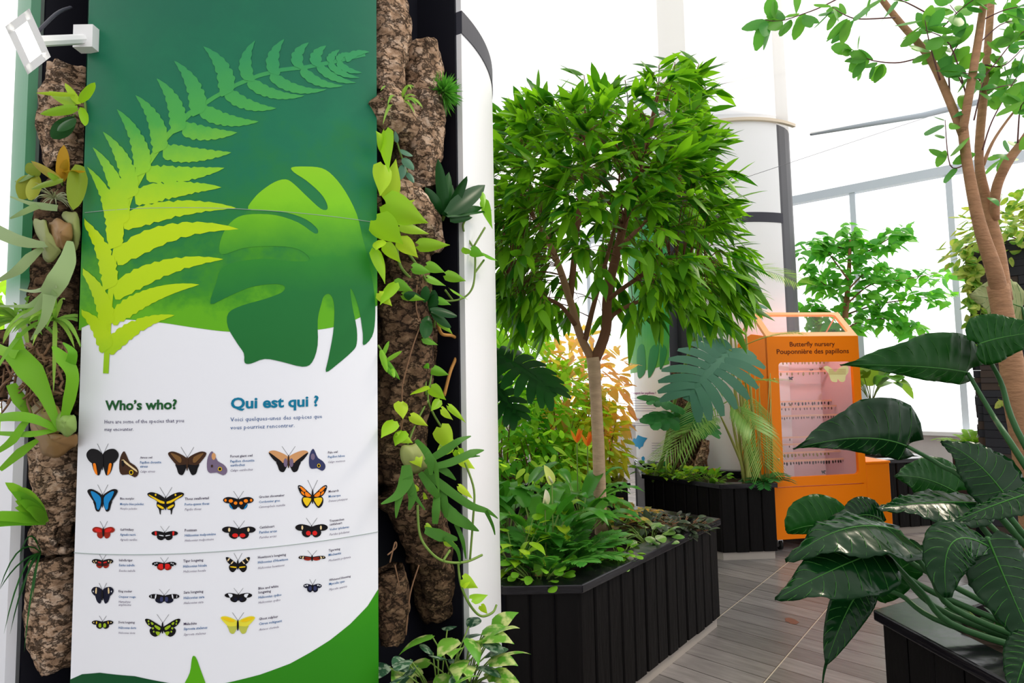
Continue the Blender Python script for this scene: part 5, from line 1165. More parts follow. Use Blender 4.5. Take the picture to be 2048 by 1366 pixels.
# shrubs in the back planter
BZ = .58
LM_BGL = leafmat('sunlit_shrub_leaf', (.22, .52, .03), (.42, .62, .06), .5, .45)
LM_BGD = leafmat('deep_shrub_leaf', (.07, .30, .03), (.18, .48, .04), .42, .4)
LM_PINK = leafmat('pink_croton_leaf', (.85, .42, .25), (.80, .66, .12), .5, .45)
LM_YEL = leafmat('yellow_croton_leaf', (.75, .62, .06), (.46, .55, .05), .5, .45)
shrub('green_shrub', 'dense green shrub behind the peace lilies, next to the white column', (-.1, 5.35, BZ), .48, .50, .52, 560, .13, .034, LM_BGD, 71)
shrub('green_shrub', 'light green shrub left of the tree trunk in the back planter', (.42, 5.5, BZ), .62, .46, .56, 460, .15, .040, LM_BGL, 72)
shrub('croton_shrub', 'tall pink and yellow croton bush directly behind the tree trunk', (.72, 5.9, BZ), .86, .46, .66, 520, .17, .042, LM_PINK, 73)
shrub('croton_shrub', 'yellow-green croton bush right of the tree trunk, beside the far sign', (.80, 5.45, BZ), .40, .24, .42, 260, .15, .038, LM_YEL, 74)
shrub('green_shrub', 'pale sunlit tree with hanging leaves beside the white column, above the split leaf', (-.25, 6.0, BZ), 1.55, .55, .50, 260, .24, .062, LM_BGL, 75, droop=.9)
shrub('green_shrub', 'low bright shrub in the back planter under the pink croton', (.2, 5.2, BZ), .25, .7, .28, 420, .12, .032, LM_BGL, 76)
shrub('green_shrub', 'mid green shrub filling the back planter between the column and the pink croton', (.1, 5.8, BZ), .75, .75, .55, 620, .14, .04, LM_BGL, 78)
shrub('green_shrub', 'sunlit shrub outside the left recess at the far left edge of the picture', (-4.1, 4.6, 0), 1.75, .55, .75, 420, .2, .05, LM_BGL, 77)
root = plant('monstera', (-.28, 4.0, SZ), 'dark split-leaf monstera leaning out from behind the white column', 'plant')
mb = MB(); monstera_leaf(mb, at(985, 705, 3.55), at(1112, 792, 3.35), .24, V((.35, -.6, .7)), 9, .10); mb.build('leaf', LM_DARK, root)
mb = MB(); monstera_leaf(mb, at(975, 760, 3.7), at(1040, 840, 3.6), .16, V((.2, -.7, .6)), 7, .10); mb.build('leaf', LM_DARK, root)
mb = MB(); mb.tube(catmull([V((-.25, 3.9, SZ)), V((-.3, 3.8, 1.2)), at(985, 705, 3.55)], 5), .012, 7); mb.tube([V((-.25, 3.9, SZ)), at(975, 760, 3.7)], .010, 7); mb.build('petioles', STEM, root)

# ------------------------------------------------------------------ far planter plants
LM_MONS = leafmat('blue_monstera_leaf', (.055, .165, .105), (.075, .20, .13), .12, .35)
LM_MONSG = leafmat('green_monstera_leaf', (.03, .17, .04), (.05, .24, .05), .25, .35)
fs_ = V((*fcyl((f0 + f1) / 2, FR + .55, 0).xy, .58))
root = plant('monstera', fs_, 'large blue-green monstera climbing the far column above the timber planter', 'plant')
for a, b, hw, nr, m in [((1462, 700, 4.75), (1372, 800, 4.45), .38, (-.15, -.75, .6), LM_MONS), ((1400, 640, 5.0), (1506, 600, 4.8), .30, (.1, -.7, .7), LM_MONS), ((1352, 815, 4.9), (1290, 800, 4.7), .16, (-.2, -.5, .9), LM_MONSG), ((1370, 838, 4.9), (1296, 848, 4.6), .17, (-.2, -.6, .8), LM_MONSG), ((1390, 830, 4.85), (1420, 870, 4.6), .15, (.1, -.7, .7), LM_MONSG)]:
    mb = MB(); monstera_leaf(mb, at(*a), at(*b), hw, V(nr), 9 if hw > .2 else 6, .10); mb.build('leaf', m, root)
for i, (e, w_) in enumerate([((1462, 700, 4.75), .016), ((1400, 640, 5.0), .016), ((1352, 815, 4.9), .01), ((1370, 838, 4.9), .012), ((1390, 830, 4.85), .012)]):
    p = at(*e); mb = MB(); mb.tube(catmull([fs_ + V((.05 * i - .1, .0, 0)), fs_.lerp(p, .5) + V((.06 * i - .12, -.05, .06)), p], 6), w_, 7); mb.build('stem', STEM, root)
for px_ in ([(1340, 880), (1338, 910), (1345, 940), (1362, 955)], [(1348, 860), (1352, 900), (1344, 930)], [(1366, 870), (1372, 900), (1392, 930), (1410, 950)], [(1408, 850), (1410, 900), (1415, 945)], [(1362, 950), (1385, 930), (1400, 905)]):
    mb = MB(); mb.tube(catmull([fr(x, y, .10) for x, y in px_], 4), .010, 6); mb.build('aerial_root', ROOT, root)
LM_PALM = leafmat('palm_leaflet', (.16, .36, .06), (.30, .48, .12), .35, .4)
CANE = mat('yellow_palm_cane', (.42, .40, .12), .5)
pb = V((fI.x - .13, fI.y + .14, .58))
root = plant('areca_palm', pb, 'clumping palm with yellowish canes between the far column and the orange cabinet', 'palm')
R = random.Random(8)
ends = [((1455, 540, 5.1), (1590, 560, 5.2), .5), ((1480, 560, 5.1), (1510, 530, 5.4), .35), ((1470, 700, 5.0), (1600, 660, 4.9), .4), ((1462, 740, 5.0), (1370, 880, 4.6), .4), ((1455, 800, 4.95), (1500, 850, 4.7), .3), ((1460, 800, 5), (1345, 900, 4.7), .4), ((1470, 770, 5.0), (1545, 760, 4.75), .3), ((1440, 830, 4.9), (1385, 860, 4.6), .3), ((1490, 760, 5.0), (1520, 900, 4.85), .3), ((1465, 640, 5.1), (1400, 560, 5.3), .4)]
mb = MB(); ms = MB(); mc = MB()
for i, (a, b, dr) in enumerate(ends):
    A = at(*a); B = at(*b); mc_ = MB(); s_ = pb + V((R.uniform(-.09, .09), R.uniform(-.07, .07), 0))
    mc_.tube(catmull([s_, s_.lerp(A, .55) + V((R.uniform(-.03, .03), 0, .05)), A], 5), [.016, .015, .014, .013, .012, .011, .010, .009, .008, .007, .006], 7); mc_.build('cane', CANE, root)
    d = B - A; L = d.length; palm_frond(mb, ms, A, d + V((0, 0, dr * .5 * L)), L * 1.02, dr * .55, 24, .19, .0050, R)
for i in range(26):
    s_ = pb + V((R.uniform(-.14, .14), R.uniform(-.1, .1), 0)); mc.tube([s_, s_ + V((R.uniform(-.1, .1), R.uniform(-.1, .05), R.uniform(.4, 1.0)))], .0035, 5)
ms.build('frond_ribs', STEM, root); mb.build('foliage', LM_PALM, root); mc.build('shoots', CANE, root)
cx_ = [(1318, 945, 0), (1345, 948, 1), (1372, 955, 2), (1402, 962, 3), (1428, 962, 4)]
where = ['at the left end, by the far sign', 'just right of the far sign', 'under the middle of the monstera', 'right of the leaning cork log', 'at the front corner of that planter']
for (x, y, i), wh in zip(cx_, where):
    p = fG.lerp(fH, .08 + .2 * i) + V((.05, .13, 0)); clump('pothos', 'bright green pothos in the far planter ' + wh, (p.x, p.y, .59), 80 + i, 26, .085, .034, LM_LIME if i % 2 else LM_MID, .12, heart, spread=.15, up=.3)
bp_ = onz(1425, 945, .7); mb = MB(); R = random.Random(2)
root = plant('orange_flower', (bp_.x, bp_.y, .6), 'tiny orange flower among the pothos in the far planter', 'flower')
for i in range(7): d = rnd_dir(R, .0, 1); mb.blade(bp_, bp_ + d * .02, bp_ + d * .04, .012, oval, V((0, -1, .3)), 0, 4, 3)
mb.build('petals', leafmat('orange_petal', (.85, .22, .02), (.85, .25, .02), .3, .5), root); mb = MB(); mb.tube([V((bp_.x, bp_.y, .6)), bp_], .003, 5); mb.build('stalk', STEM, root)
fern('small_fern', 'dark leafy fern at the right end of the far planter, against the cabinet', (fI.x - .05, fI.y + .12, .60), 91, 14, .26, LM_MONSG, .06, .012, .5, .7, 10)
bpy.data.objects.remove(_to)
# ------------------------------------------------------------------ butterfly nursery cabinet
NO = onz(1553, 1080, .10); NO.z = 0
n9 = radians(8.5); NX = V((cos(n9), sin(n9), 0)); NY = V((-sin(n9), cos(n9), 0)); NZ = V((0, 0, 1))
def nl(x, y, z): return NO + NX * x + NY * y + NZ * z
def npl(px, py, d=0.0):
    r_ = ray(px, py); o_ = NO + NY * d; t = (o_ - CAM).dot(NY) / r_.dot(NY); p = CAM + r_ * t; q_ = p - NO; return (q_.dot(NX), q_.z)
NT = npl(1535, 673)[1]; NWd = npl(1715, 668)[0]; NM = npl(1560, 975)[1]; ND_ = .52
cab = thing('butterfly_nursery', NO, 'orange glass-fronted butterfly nursery cabinet with rails of chrysalises', 'cabinet')
def nbox(mbx, x0, x1, y0, y1, z0, z1, mi=0): mbx.box(nl((x0 + x1) / 2, (y0 + y1) / 2, (z0 + z1) / 2), (x1 - x0, y1 - y0, z1 - z0), NX, NY, NZ, mi)
# side panels with rounded rear top corner
prof = [(0.0, .10), (ND_, .10), (ND_, NT - .12)] + [(ND_ - .12 + .12 * cos(a), NT - .12 + .12 * sin(a)) for a in [radians(15 * i) for i in range(1, 7)]] + [(.25, NT + .04), (0.0, NT)]
for x0 in (0.0, NWd - .025):
    mb = MB(); n = len(prof); vs_ = [nl(x0, y, z) for y, z in prof] + [nl(x0 + .025, y, z) for y, z in prof]
    mb.add(vs_, [tuple(range(n)), tuple(range(2 * n - 1, n - 1, -1))] + [(i, n + i, n + (i + 1) % n, (i + 1) % n) for i in range(n)]); mb.build('side_panel', ORANGE, cab, smooth=False)
PINK = mat('pale_pink_lining', (.78, .60, .62), .6, .3)
mb = MB(); nbox(mb, .025, NWd - .025, ND_ - .03, ND_ - .01, NM - .05, NT - .1); nbox(mb, .026, .034, .03, ND_ - .03, NM - .04, NT - .06); nbox(mb, NWd - .034, NWd - .026, .03, ND_ - .03, NM - .04, NT - .06); nbox(mb, .03, NWd - .03, .03, ND_ - .03, NM - .03, NM - .01); mb.build('lining', PINK, cab, smooth=False)
mb = MB(); nbox(mb, .0, NWd, ND_ - .01, ND_, .1, NT - .1); mb.build('back_panel', ORANGE, cab, smooth=False)
mb = MB(); nbox(mb, 0, NWd, -.002, .03, .10, NM - .004); nbox(mb, .02, NWd - .02, .03, ND_ - .02, .10, .14); mb.build('lower_panel', ORANGE, cab, smooth=False)
# door frame with rounded window
w0 = npl(1556, 725); w1_ = npl(1704, 716); w2_ = npl(1568, 955); X0 = w0[0]; X1 = w1_[0]; Z1 = w0[1]; Z0 = w2_[1]
def rrect(x0, x1, z0, z1, r, k=6):
    o = []
    for cx, cz, a0 in ((x1 - r, z1 - r, 0), (x0 + r, z1 - r, 90), (x0 + r, z0 + r, 180), (x1 - r, z0 + r, 270)):
        for i in range(k + 1): a = radians(a0 + 90 * i / k); o.append((cx + r * cos(a), cz + r * sin(a)))
    return o
def frame(mbx, inner, ox0, ox1, oz0, oz1, f, th):
    n = len(inner); k = n // 4; outer = []
    cor = [(ox1, oz1), (ox0, oz1), (ox0, oz0), (ox1, oz0)]
    for c_ in range(4):
        for i in range(k):
            t = i / (k - 1) * 2 - 1; px_, pz_ = cor[c_]; ix, iz = inner[c_ * k + i]
            if c_ == 0: p = (px_, iz) if t < -.01 else ((ix, pz_) if t > .01 else (px_, pz_))
            elif c_ == 1: p = (ix, pz_) if t < -.01 else ((px_, iz) if t > .01 else (px_, pz_))
            elif c_ == 2: p = (px_, iz) if t < -.01 else ((ix, pz_) if t > .01 else (px_, pz_))
            else: p = (ix, pz_) if t < -.01 else ((px_, iz) if t > .01 else (px_, pz_))
            outer.append(p)
    vs_ = [f(x, 0, z) for x, z in outer] + [f(x, 0, z) for x, z in inner] + [f(x, th, z) for x, z in inner] + [f(x, th, z) for x, z in outer]; fs = []
    for i in range(n):
        j = (i + 1) % n
        for q_ in range(4): q2 = (q_ + 1) % 4; fs.append((q_ * n + i, q_ * n + j, q2 * n + j, q2 * n + i))
    mbx.add(vs_, fs)
mb = MB(); frame(mb, rrect(X0, X1, Z0, Z1, .035), 0, NWd, NM + .004, NT, lambda x, y, z: nl(x, y - .004, z), .03)
door = mb.build('door', ORANGE, cab, smooth=False, label='orange door with a rounded glass window')
CG = glassmat('cabinet_glass', (.99, .96, .97), .05)
mb = MB(); nbox(mb, X0 - .01, X1 + .01, .008, .014, Z0 - .01, Z1 + .01); mb.build('pane', CG, door, smooth=False)
KN = mat('brass_knob', (.75, .6, .35), .3, .5, 1)
for y in (758, 918):
    x_, z_ = npl(1547 if y < 800 else 1556, y); mb = MB(); mb.tube([nl(x_, -.004, z_), nl(x_, -.012, z_), nl(x_, -.02, z_)], [.009, .011, .006], 12); mb.build('knob', KN, door)
# lettering
_td = bpy.data.curves.new('txt', 'FONT'); _to = bpy.data.objects.new('txt', _td); C.objects.link(_to)
mb = MB()
for s_, x0, x1, yb in (('Butterfly nursery', 1579, 1669, 693), ('Pouponni\u00e8re des papillons', 1553, 1697, 708)):
    vs_, fs, wd = text2d(s_, .010, 0, 3); a = npl(x0, yb); b = npl(x1, yb - 2); k = (b[0] - a[0]) / wd
    mb.add([nl(a[0] + x * k, -.0055, a[1] + y * k * .9) for x, y in vs_], fs)
mb.build('lettering', TEXTDARK, door, smooth=False, label='dark brown lettering on the door head'); bpy.data.objects.remove(_to)
# glazed lid: slanted front frame, flat top, sloped glass back and sides
LB = .235; LH = npl(1512, 625, LB)[1]
def lid(x, y, z): # z runs 0..1 up the slope
    return nl(x, LB * z + y * .3, NT + (LH - NT) * z - y * .3)
mb = MB(); frame(mb, rrect(.06, NWd - .06, .16, .90, .05), 0, NWd, 0, 1, lambda x, y, z: lid(x, y, z), .06); mb.build('lid_frame', mat('peach_orange_paint', srgb(245, 165, 105), .4), cab, smooth=False)
mb = MB(); mb.add([lid(.05, .03, .12), lid(NWd - .05, .03, .12), lid(NWd - .05, .03, .92), lid(.05, .03, .92)], [(0, 1, 2, 3)]); mb.build('lid_glass', CG, cab, smooth=False)
mb = MB()
for x in (.006, NWd - .006): mb.add([nl(x, 0, NT), nl(x, LB, LH), nl(x, ND_ - .02, NT - .02)], [(0, 1, 2)])
mb.add([nl(.01, LB, LH), nl(NWd - .01, LB, LH), nl(NWd - .01, ND_ - .02, NT), nl(.01, ND_ - .02, NT)], [(0, 1, 2, 3)]); mb.build('lid_glass', CG, cab, smooth=False)
mb = MB()
for x in (.006, NWd - .006): mb.tube([nl(x, LB, LH), nl(x, ND_ - .02, NT - .02)], .007, 6)
mb.build('lid_edge', mat('peach_edge', srgb(245, 170, 115), .4), cab)
mb = MB(); nbox(mb, .05, NWd - .05, .10, .13, NT - .045, NT - .03); mb.build('added_glow_bar', emit('added_cabinet_glow', (1, .80, .84), 12), cab, smooth=False)  # unseen glowing bar, added to brighten the dark cabinet interior
# side step box, casters, butterfly sticker
sx0 = NWd + .004; sx1 = npl(1779, 935)[0]; sz = npl(1750, 927)[1]
mb = MB(); nbox(mb, sx0, sx1, .0, .42, .14, sz); mb.build('side_box', ORANGE, cab, smooth=False, bevel=.006)
mb = MB(); nbox(mb, sx0 - .002, sx1 + .006, -.008, .43, sz, sz + .02); mb.build('side_box_lid', ORANGE, cab, smooth=False, bevel=.004)
RUB = mat('black_rubber', (.015, .015, .015), .6)
for x in (.06, sx1 - .06):
    for y in (.05, ND_ - .06):
        mb = MB(); c = nl(x, y, .042); mb.tube([c - NX * .014, c - NX * .012, c + NX * .012, c + NX * .014], [.034, .042, .042, .034], 18); cs = mb.build('caster', RUB, cab)
        mb = MB(); mb.tube([c - NX * .018, c + NX * .018], .018, 12); mb.box(c + NZ * .05, (.05, .03, .02), NX, NY, NZ); mb.box(c + NX * .022 + NZ * .02, (.004, .03, .06), NX, NY, NZ); mb.box(c - NX * .022 + NZ * .02, (.004, .03, .06), NX, NY, NZ); mb.build('fork', STEEL, cs, smooth=False)
bl = [(1648, 735), (1655, 732), (1664, 737), (1671, 744), (1678, 737), (1690, 731), (1697, 734), (1697, 745), (1692, 752), (1691, 760), (1687, 764), (1681, 763), (1676, 758), (1674, 764), (1665, 763), (1661, 757), (1657, 746)]
mb = MB(); P = smooth_poly(bl, 3); tr_ = tessellate_polygon([[V((x, y, 0)) for x, y in P]]); mb.add([nl(npl(x, y)[0], .004, npl(x, y)[1]) for x, y in P], tr_)
st = mb.build('sticker', mat('yellow_sticker', (.98, .88, .42), .5), cab, smooth=False, solid=.001, label='pale yellow butterfly-shaped notice on the glass')
mb = MB()
for y in range(739, 751, 2):
    a = npl(1658, y); b = npl(1692, y - 1); mb.add([nl(a[0], .002, a[1]), nl(b[0], .002, a[1]), nl(b[0], .002, a[1] + .0025), nl(a[0], .002, a[1] + .0025)], [(0, 1, 2, 3)])
mb.build('sticker_print', mat('print_ochre', srgb(190, 150, 70), .6), cab, smooth=False)
# rails with chrysalises
RAIL = mat('peach_wood_rail', (.80, .52, .36), .6)
rails = [(722, 1562, 1652, .36, 12, 'g', 'topmost rail'), (744, 1558, 1655, .36, 9, 'g', 'second rail from the top'), (804, 1560, 1660, .36, 15, 'd', 'upper rail of the middle three'), (815, 1560, 1668, .30, 15, 'b', 'central rail of the middle three'), (833, 1561, 1680, .24, 22, 'b', 'lower rail of the middle three'), (876, 1564, 1650, .36, 3, 'b', 'rail just above the lower trio'), (890, 1564, 1650, .32, 4, 'b', 'first rail of the lower trio'), (907, 1565, 1660, .28, 13, 'g', 'second rail of the lower trio'), (923, 1566, 1690, .24, 22, 'd', 'lowest rail')]
CH = {'g': mat('green_chrysalis', (.30, .26, .06), .6), 'd': mat('dark_chrysalis', (.035, .022, .018), .6), 'b': mat('brown_chrysalis', (.16, .09, .06), .6)}
def chrys(m, h, r):
    mb = MB(); mb.tube([V((0, 0, 0)), V((0, 0, -h * .12)), V((0, 0, -h * .35)), V((0, .1 * r, -h * .6)), V((0, .1 * r, -h * .85)), V((0, 0, -h))], [r * .15, r * .5, r, r * .95, r * .6, r * .1], 8)
    me = bpy.data.meshes.new('chrysalis'); me.from_pydata(mb.v, [], mb.f); me.materials.append(m); me.polygons.foreach_set('use_smooth', [True] * len(me.polygons)); return me
meshes = {k: chrys(CH[k], {'g': .032, 'd': .032, 'b': .026}[k], {'g': .008, 'd': .007, 'b': .0055}[k]) for k in CH}
cname = {'g': 'green', 'd': 'dark', 'b': 'brown'}
R = random.Random(12)
for y, x0, x1, d, n, kd, wh in rails:
    a = npl(x0, y, d); b = npl(x1, y, d); mb = MB(); nbox(mb, .034, NWd - .034, d - .010, d + .010, a[1] - .006, a[1] + .009); mb.build('rail', RAIL, cab, smooth=False)
    for i in range(n):
        t = (i + .5 + R.uniform(-.2, .2)) / n; o = bpy.data.objects.new('chrysalis', meshes[kd]); C.objects.link(o)
        o.location = nl(a[0] + (b[0] - a[0]) * t, d, a[1] - .006); s_ = R.uniform(.8, 1.2); o.scale = (s_, s_, s_); o.rotation_euler = (R.uniform(-.1, .1), R.uniform(-.1, .1), R.uniform(0, 6))
        tag(o, f'small {cname[kd]} chrysalis hanging from the {wh} in the orange cabinet', 'chrysalis', f'chrysalises on the {wh}')
def bfly(px, py, d, sz_, m, label):
    x_, z_ = npl(px, py, d); c = nl(x_, d, z_); root = thing('butterfly', c, label, 'butterfly'); mb = MB()
    for s_ in (-1, 1):
        mb.blade(c, c + NX * s_ * sz_ * .5 + NZ * sz_ * .4, c + NX * s_ * sz_ + NZ * sz_ * .5 - NY * .01, sz_ * .35, oval, -NY, .0, 5, 3); mb.blade(c, c + NX * s_ * sz_ * .4 - NZ * sz_ * .3, c + NX * s_ * sz_ * .6 - NZ * sz_ * .6 - NY * .01, sz_ * .3, oval, -NY, .0, 5, 3)
    mb.build('wings', m, root); mb = MB(); mb.tube([c + NZ * sz_ * .4 - NY * .004, c - NY * .006, c - NZ * sz_ * .4 - NY * .004], [sz_ * .05, sz_ * .1, sz_ * .04], 7); mb.build('body', CH['d'], root)
DW = mat('dark_wing', (.03, .022, .02), .6); BW = mat('tan_wing', (.30, .17, .08), .6)
bfly(1581, 757, .45, .026, DW, 'dark butterfly resting on the pink lining at the upper left of the cabinet')
bfly(1622, 741, .40, .020, DW, 'dark butterfly by the second rail, near the middle of the cabinet window')
bfly(1641, 738, .40, .022, BW, 'brown butterfly left of the pale butterfly-shaped notice')
bfly(1580, 810, .34, .020, BW, 'tan butterfly clinging between the dark chrysalises, left of the middle rails')
bfly(1646, 944, .20, .024, DW, 'dark butterfly at the bottom of the cabinet window')

# ------------------------------------------------------------------ behind the cabinet
BGT = leafmat('bright_tree_leaf', (.06, .34, .03), (.16, .46, .05), .42, .4)
TY = 7.0
tb2 = at(1684, 1000, TY); tb2.z = 0
root = plant('background_tree', tb2, 'slender tree with bright heart-shaped leaves behind the orange cabinet, before the window', 'tree')
mb = MB(); trunk_tube(mb, [tb2, at(1686, 760, TY), at(1690, 640, TY), at(1697, 560, TY), at(1700, 480, TY)], [.045, .04, .035, .028, .012], 8); mb.build('trunk', mat('red_brown_bark', (.36, .17, .09), .8), root)
mb = MB(); mt = MB(); R = random.Random(14)
for br in [[(1697, 560), (1660, 510), (1640, 480)], [(1699, 520), (1705, 480), (1695, 460)], [(1698, 520), (1740, 500), (1790, 470), (1810, 462)], [(1695, 600), (1650, 570), (1615, 540)], [(1692, 610), (1740, 570), (1800, 560), (1880, 545)], [(1690, 630), (1750, 610), (1810, 600), (1890, 590)], [(1690, 640), (1640, 620), (1610, 610)], [(1688, 660), (1730, 640), (1790, 640), (1830, 660)], [(1695, 580), (1740, 540), (1780, 545)], [(1688, 680), (1650, 665), (1630, 650)], [(1698, 500), (1650, 490), (1610, 500)]]:
    P = catmull([at(x, y, TY + R.uniform(-.3, .3)) for x, y in br], 8); mt.tube(P, [.012 * (1 - .8 * i / (len(P) - 1)) for i in range(len(P))], 5)
    for p in P[3:]:
        for j in range(4):
            d = (rnd_dir(R, -.6, .4) + V((0, -.3, -.35))).normalized(); l = R.uniform(.11, .20); s_ = p + rnd_dir(R) * .10
            mb.blade(s_, s_ + d * l * .5 + V((0, 0, .02)), s_ + d * l - V((0, 0, l * .15)), l * .36, heart, V((0, -.5, .8)) + rnd_dir(R) * .6, -.15, 5, 3, .05)
mt.build('branches', WOOD, root); mb.build('foliage', BGT, root)
b_ = at(1745, 900, 6.4); b_.z = 0
rosette('broad_leaf_plant', 'plant with broad olive leaves right of the cabinet, behind the upper philodendron leaf', at(1742, 800, 6.3), 15, 14, .55, .14, leafmat('olive_leaf', (.08, .26, .03), (.22, .34, .05), .35, .35), ovate, 1.2, .5, .25)
planter('timber_planter', [(p.x, p.y) for p in (nl(sx1 + .06, .25, 0), nl(sx1 + .75, .25, 0), nl(sx1 + .75, 1.2, 0), nl(sx1 + .06, 1.2, 0))], .72, 'dark planter box directly right of the orange cabinet', faces=(0, 3))
# slate pedestal with variegated shrub
SY = 4.5
sl_l = at(1958, 760, SY); SEX = V((.78, -.626, 0)); SEY = V((.626, .78, 0)); sl_c = V((sl_l.x, SY, 0)) + SEX * .37 + SEY * .37
def slatemat():
    m = bpy.data.materials.new('split_slate'); m.use_nodes = True; N = m.node_tree.nodes; L = m.node_tree.links; p = N['Principled BSDF']
    g = N.new('ShaderNodeNewGeometry'); cr = N.new('ShaderNodeValToRGB'); cr.color_ramp.elements[0].color = (.010, .010, .014, 1); cr.color_ramp.elements[1].color = (.06, .035, .022, 1); e = cr.color_ramp.elements.new(.6); e.color = (.024, .024, .03, 1)
    L.new(g.outputs['Random Per Island'], cr.inputs[0]); L.new(cr.outputs[0], p.inputs['Base Color']); p.inputs['Roughness'].default_value = .6; p.inputs['Specular IOR Level'].default_value = .3; return m
SLM = slatemat(); ztop = at(1960, 498, SY).z
root = thing('slate_pedestal', (sl_c.x, sl_c.y, 0), 'tall stacked-slate pedestal planter behind the bare-trunked tree', 'planter')
mb = MB(); R = random.Random(6); z = 0
while z < ztop:
    h_ = R.uniform(.035, .07); 
    for (o_, d_, nn) in ((SEX * -.36 - SEY * .36, SEX, -SEY), (SEX * -.36 + SEY * .36, -SEY, -SEX)):
        x = 0
        while x < .72:
            l = min(R.uniform(.14, .34), .72 - x); c = sl_c + o_ + d_ * (x + l / 2) + nn * R.uniform(0, .02); mb.box((c.x, c.y, z + h_ / 2), (l - .002, .05, h_ - .003), d_, nn); x += l
    z += h_
mb.build('slate_cladding', SLM, root, smooth=False)
mb = MB(); mb.box((sl_c.x, sl_c.y, ztop / 2), (.70, .70, ztop), SEX, SEY); mb.build('core', BLACK, root, smooth=False)
LM_VAR2 = leafmat('cream_green_leaf', (.50, .54, .14), (.28, .42, .06), .35, .45, vein=((.14, .32, .04), 14))
shrub('variegated_shrub', 'cream-edged variegated shrub spilling over the top of the slate pedestal', (sl_c.x + .05, sl_c.y - .1, ztop), .10, .62, .36, 620, .10, .034, LM_VAR2, 16, oval, droop=.4, hollow=.3)
root = plant('variegated_trailer', (sl_l.x - .02, SY - .06, ztop - .2), 'variegated trailing stems hanging down the left side of the slate pedestal', 'plant'); mb = MB(); mt = MB()
for x0, y0, y1 in ((1955, 540, 690), (1948, 520, 660), (1940, 500, 610), (2015, 720, 830), (1930, 500, 570)):
    P = catmull([at(x0 + R.uniform(-8, 8), y0 + (y1 - y0) * i / 4, SY - .1) for i in range(5)], 4); mt.tube(P, .003, 5)
    for p in P:
        for j in range(2):
            d = (rnd_dir(R) + V((0, -.3, -.3))).normalized(); l = R.uniform(.06, .10); mb.blade(p, p + d * l * .5 + V((0, -.01, .01)), p + d * l, l * .32, oval, V((0, -.8, .5)) + rnd_dir(R) * .5, -.15, 4, 3)
mt.build('stems', STEM, root); mb.build('foliage', LM_VAR2, root)
fern('ladder_fern', 'small bright green fern in front of the pale wall, left of the slate pedestal', at(1948, 902, 4.9), 17, 11, .36, leafmat('bright_fern_leaf', (.22, .50, .04), (.34, .58, .06), .4, .4), .05, .010, .45, .9, 18)
mb = MB(); p = at(1948, 902, 4.9); mb.prism([(p.x - .11, p.y - .1), (p.x + .11, p.y - .1), (p.x + .11, p.y + .1), (p.x - .11, p.y + .1)], 0, p.z); mb.build('plant_stand', SLM, label='narrow dark stone stand beneath the small fern', cat='stand', smooth=False)

# ------------------------------------------------------------------ bare-trunked tree at the right
RY = 2.75; kR = RY / F
rb = onz(2078, 1148, .60)
rtree = plant('fig_tree', (rb.x, rb.y, .58), 'bare-trunked fig tree with round leaves at the right edge, forking high above the planter', 'tree')
FB = mat('orange_brown_bark', (.36, .19, .10), .75, .3, bump=.5, bscale=35, var=.4, vscale=14, stretch=(1, 1, 2.5))
def A(x, y, dy=0): return at(x, y, RY + dy)
for pts, rr in [([rb - V((0, 0, .05)), A(2070, 1060), A(2052, 900), A(2035, 800), A(2022, 720), A(2008, 640), A(1995, 570)], [24, 24, 23, 23, 20, 18, 18]),
                ([A(1998, 585), A(1988, 540, -.03), A(1958, 445, -.05), A(1935, 330, -.05), A(1925, 250, -.05)], [15, 14, 11, 9, 9]),
                ([A(1926, 270, -.05), A(1890, 180, 0), A(1855, 110, .05), A(1800, 45, .1), A(1765, 0, .1), A(1740, -40, .1)], [8, 7.5, 7, 6.5, 6, 5]),
                ([A(1925, 265, -.05), A(1938, 190, -.1), A(1955, 90, -.1), A(1968, 0, -.1), A(1975, -60, -.1)], [8, 7.5, 7, 6, 5]),
                ([A(2008, 600, .05), A(1995, 500, .1), A(1972, 400, .12), A(1958, 320, .1), A(1966, 200, .1), A(1976, 90, .1), A(1985, -40, .1)], [15, 13, 10, 8, 8, 7, 6]),
                ([A(1990, 440, .1), A(1992, 380, .05), A(2015, 325, .0), A(2048, 280, 0), A(2080, 230, 0)], [8, 9, 9, 8, 7]),
                ([A(1966, 330, .1), A(1985, 285, .15), A(2015, 240, .2), A(2048, 200, .2)], [4, 3, 2.5, 2])]:
    mb = MB(); trunk_tube(mb, pts, [r_ * kR for r_ in rr], 12); mb.build('trunk' if rr[0] > 20 else 'limb', FB, rtree)
LM_FIG = leafmat('round_fig_leaf', (.06, .26, .05), (.16, .40, .05), .35, .4)
mt = MB(); mb = MB(); R = random.Random(19)
tw = [[(1855, 110), (1800, 125), (1750, 122), (1725, 112), (1705, 100)], [(1860, 30), (1800, 0), (1735, -10)], [(1790, 35), (1720, 38), (1690, 30), (1665, 15)], [(1680, -5), (1640, 15), (1600, 30), (1560, 42), (1530, 40)], [(1880, 160), (1860, 90), (1850, 40)], [(1900, 200), (1900, 120), (1930, 60), (1900, 10)], [(1935, 200), (1900, 90), (1850, 60)], [(1940, 180), (1980, 140), (2020, 90), (2050, 60)], [(1955, 90), (2000, 50), (2040, 40)], [(1970, 130), (2010, 130), (2060, 80)], [(1935, 190), (1910, 140), (1880, 90)], [(1960, 160), (1945, 150), (1925, 145)], [(2035, 290), (2040, 220), (2052, 200)], [(1965, 300), (1985, 240), (2030, 160), (2060, 120)], [(1930, 330), (1900, 330), (1890, 240)], [(1948, 240), (1965, 170), (1975, 150)], [(1975, 180), (2020, 170), (2048, 175)], [(1880, 60), (1920, 20), (1960, -10)], [(1965, 40), (2010, 20), (2060, 10)], [(2050, 280), (2030, 300), (2000, 318)]]
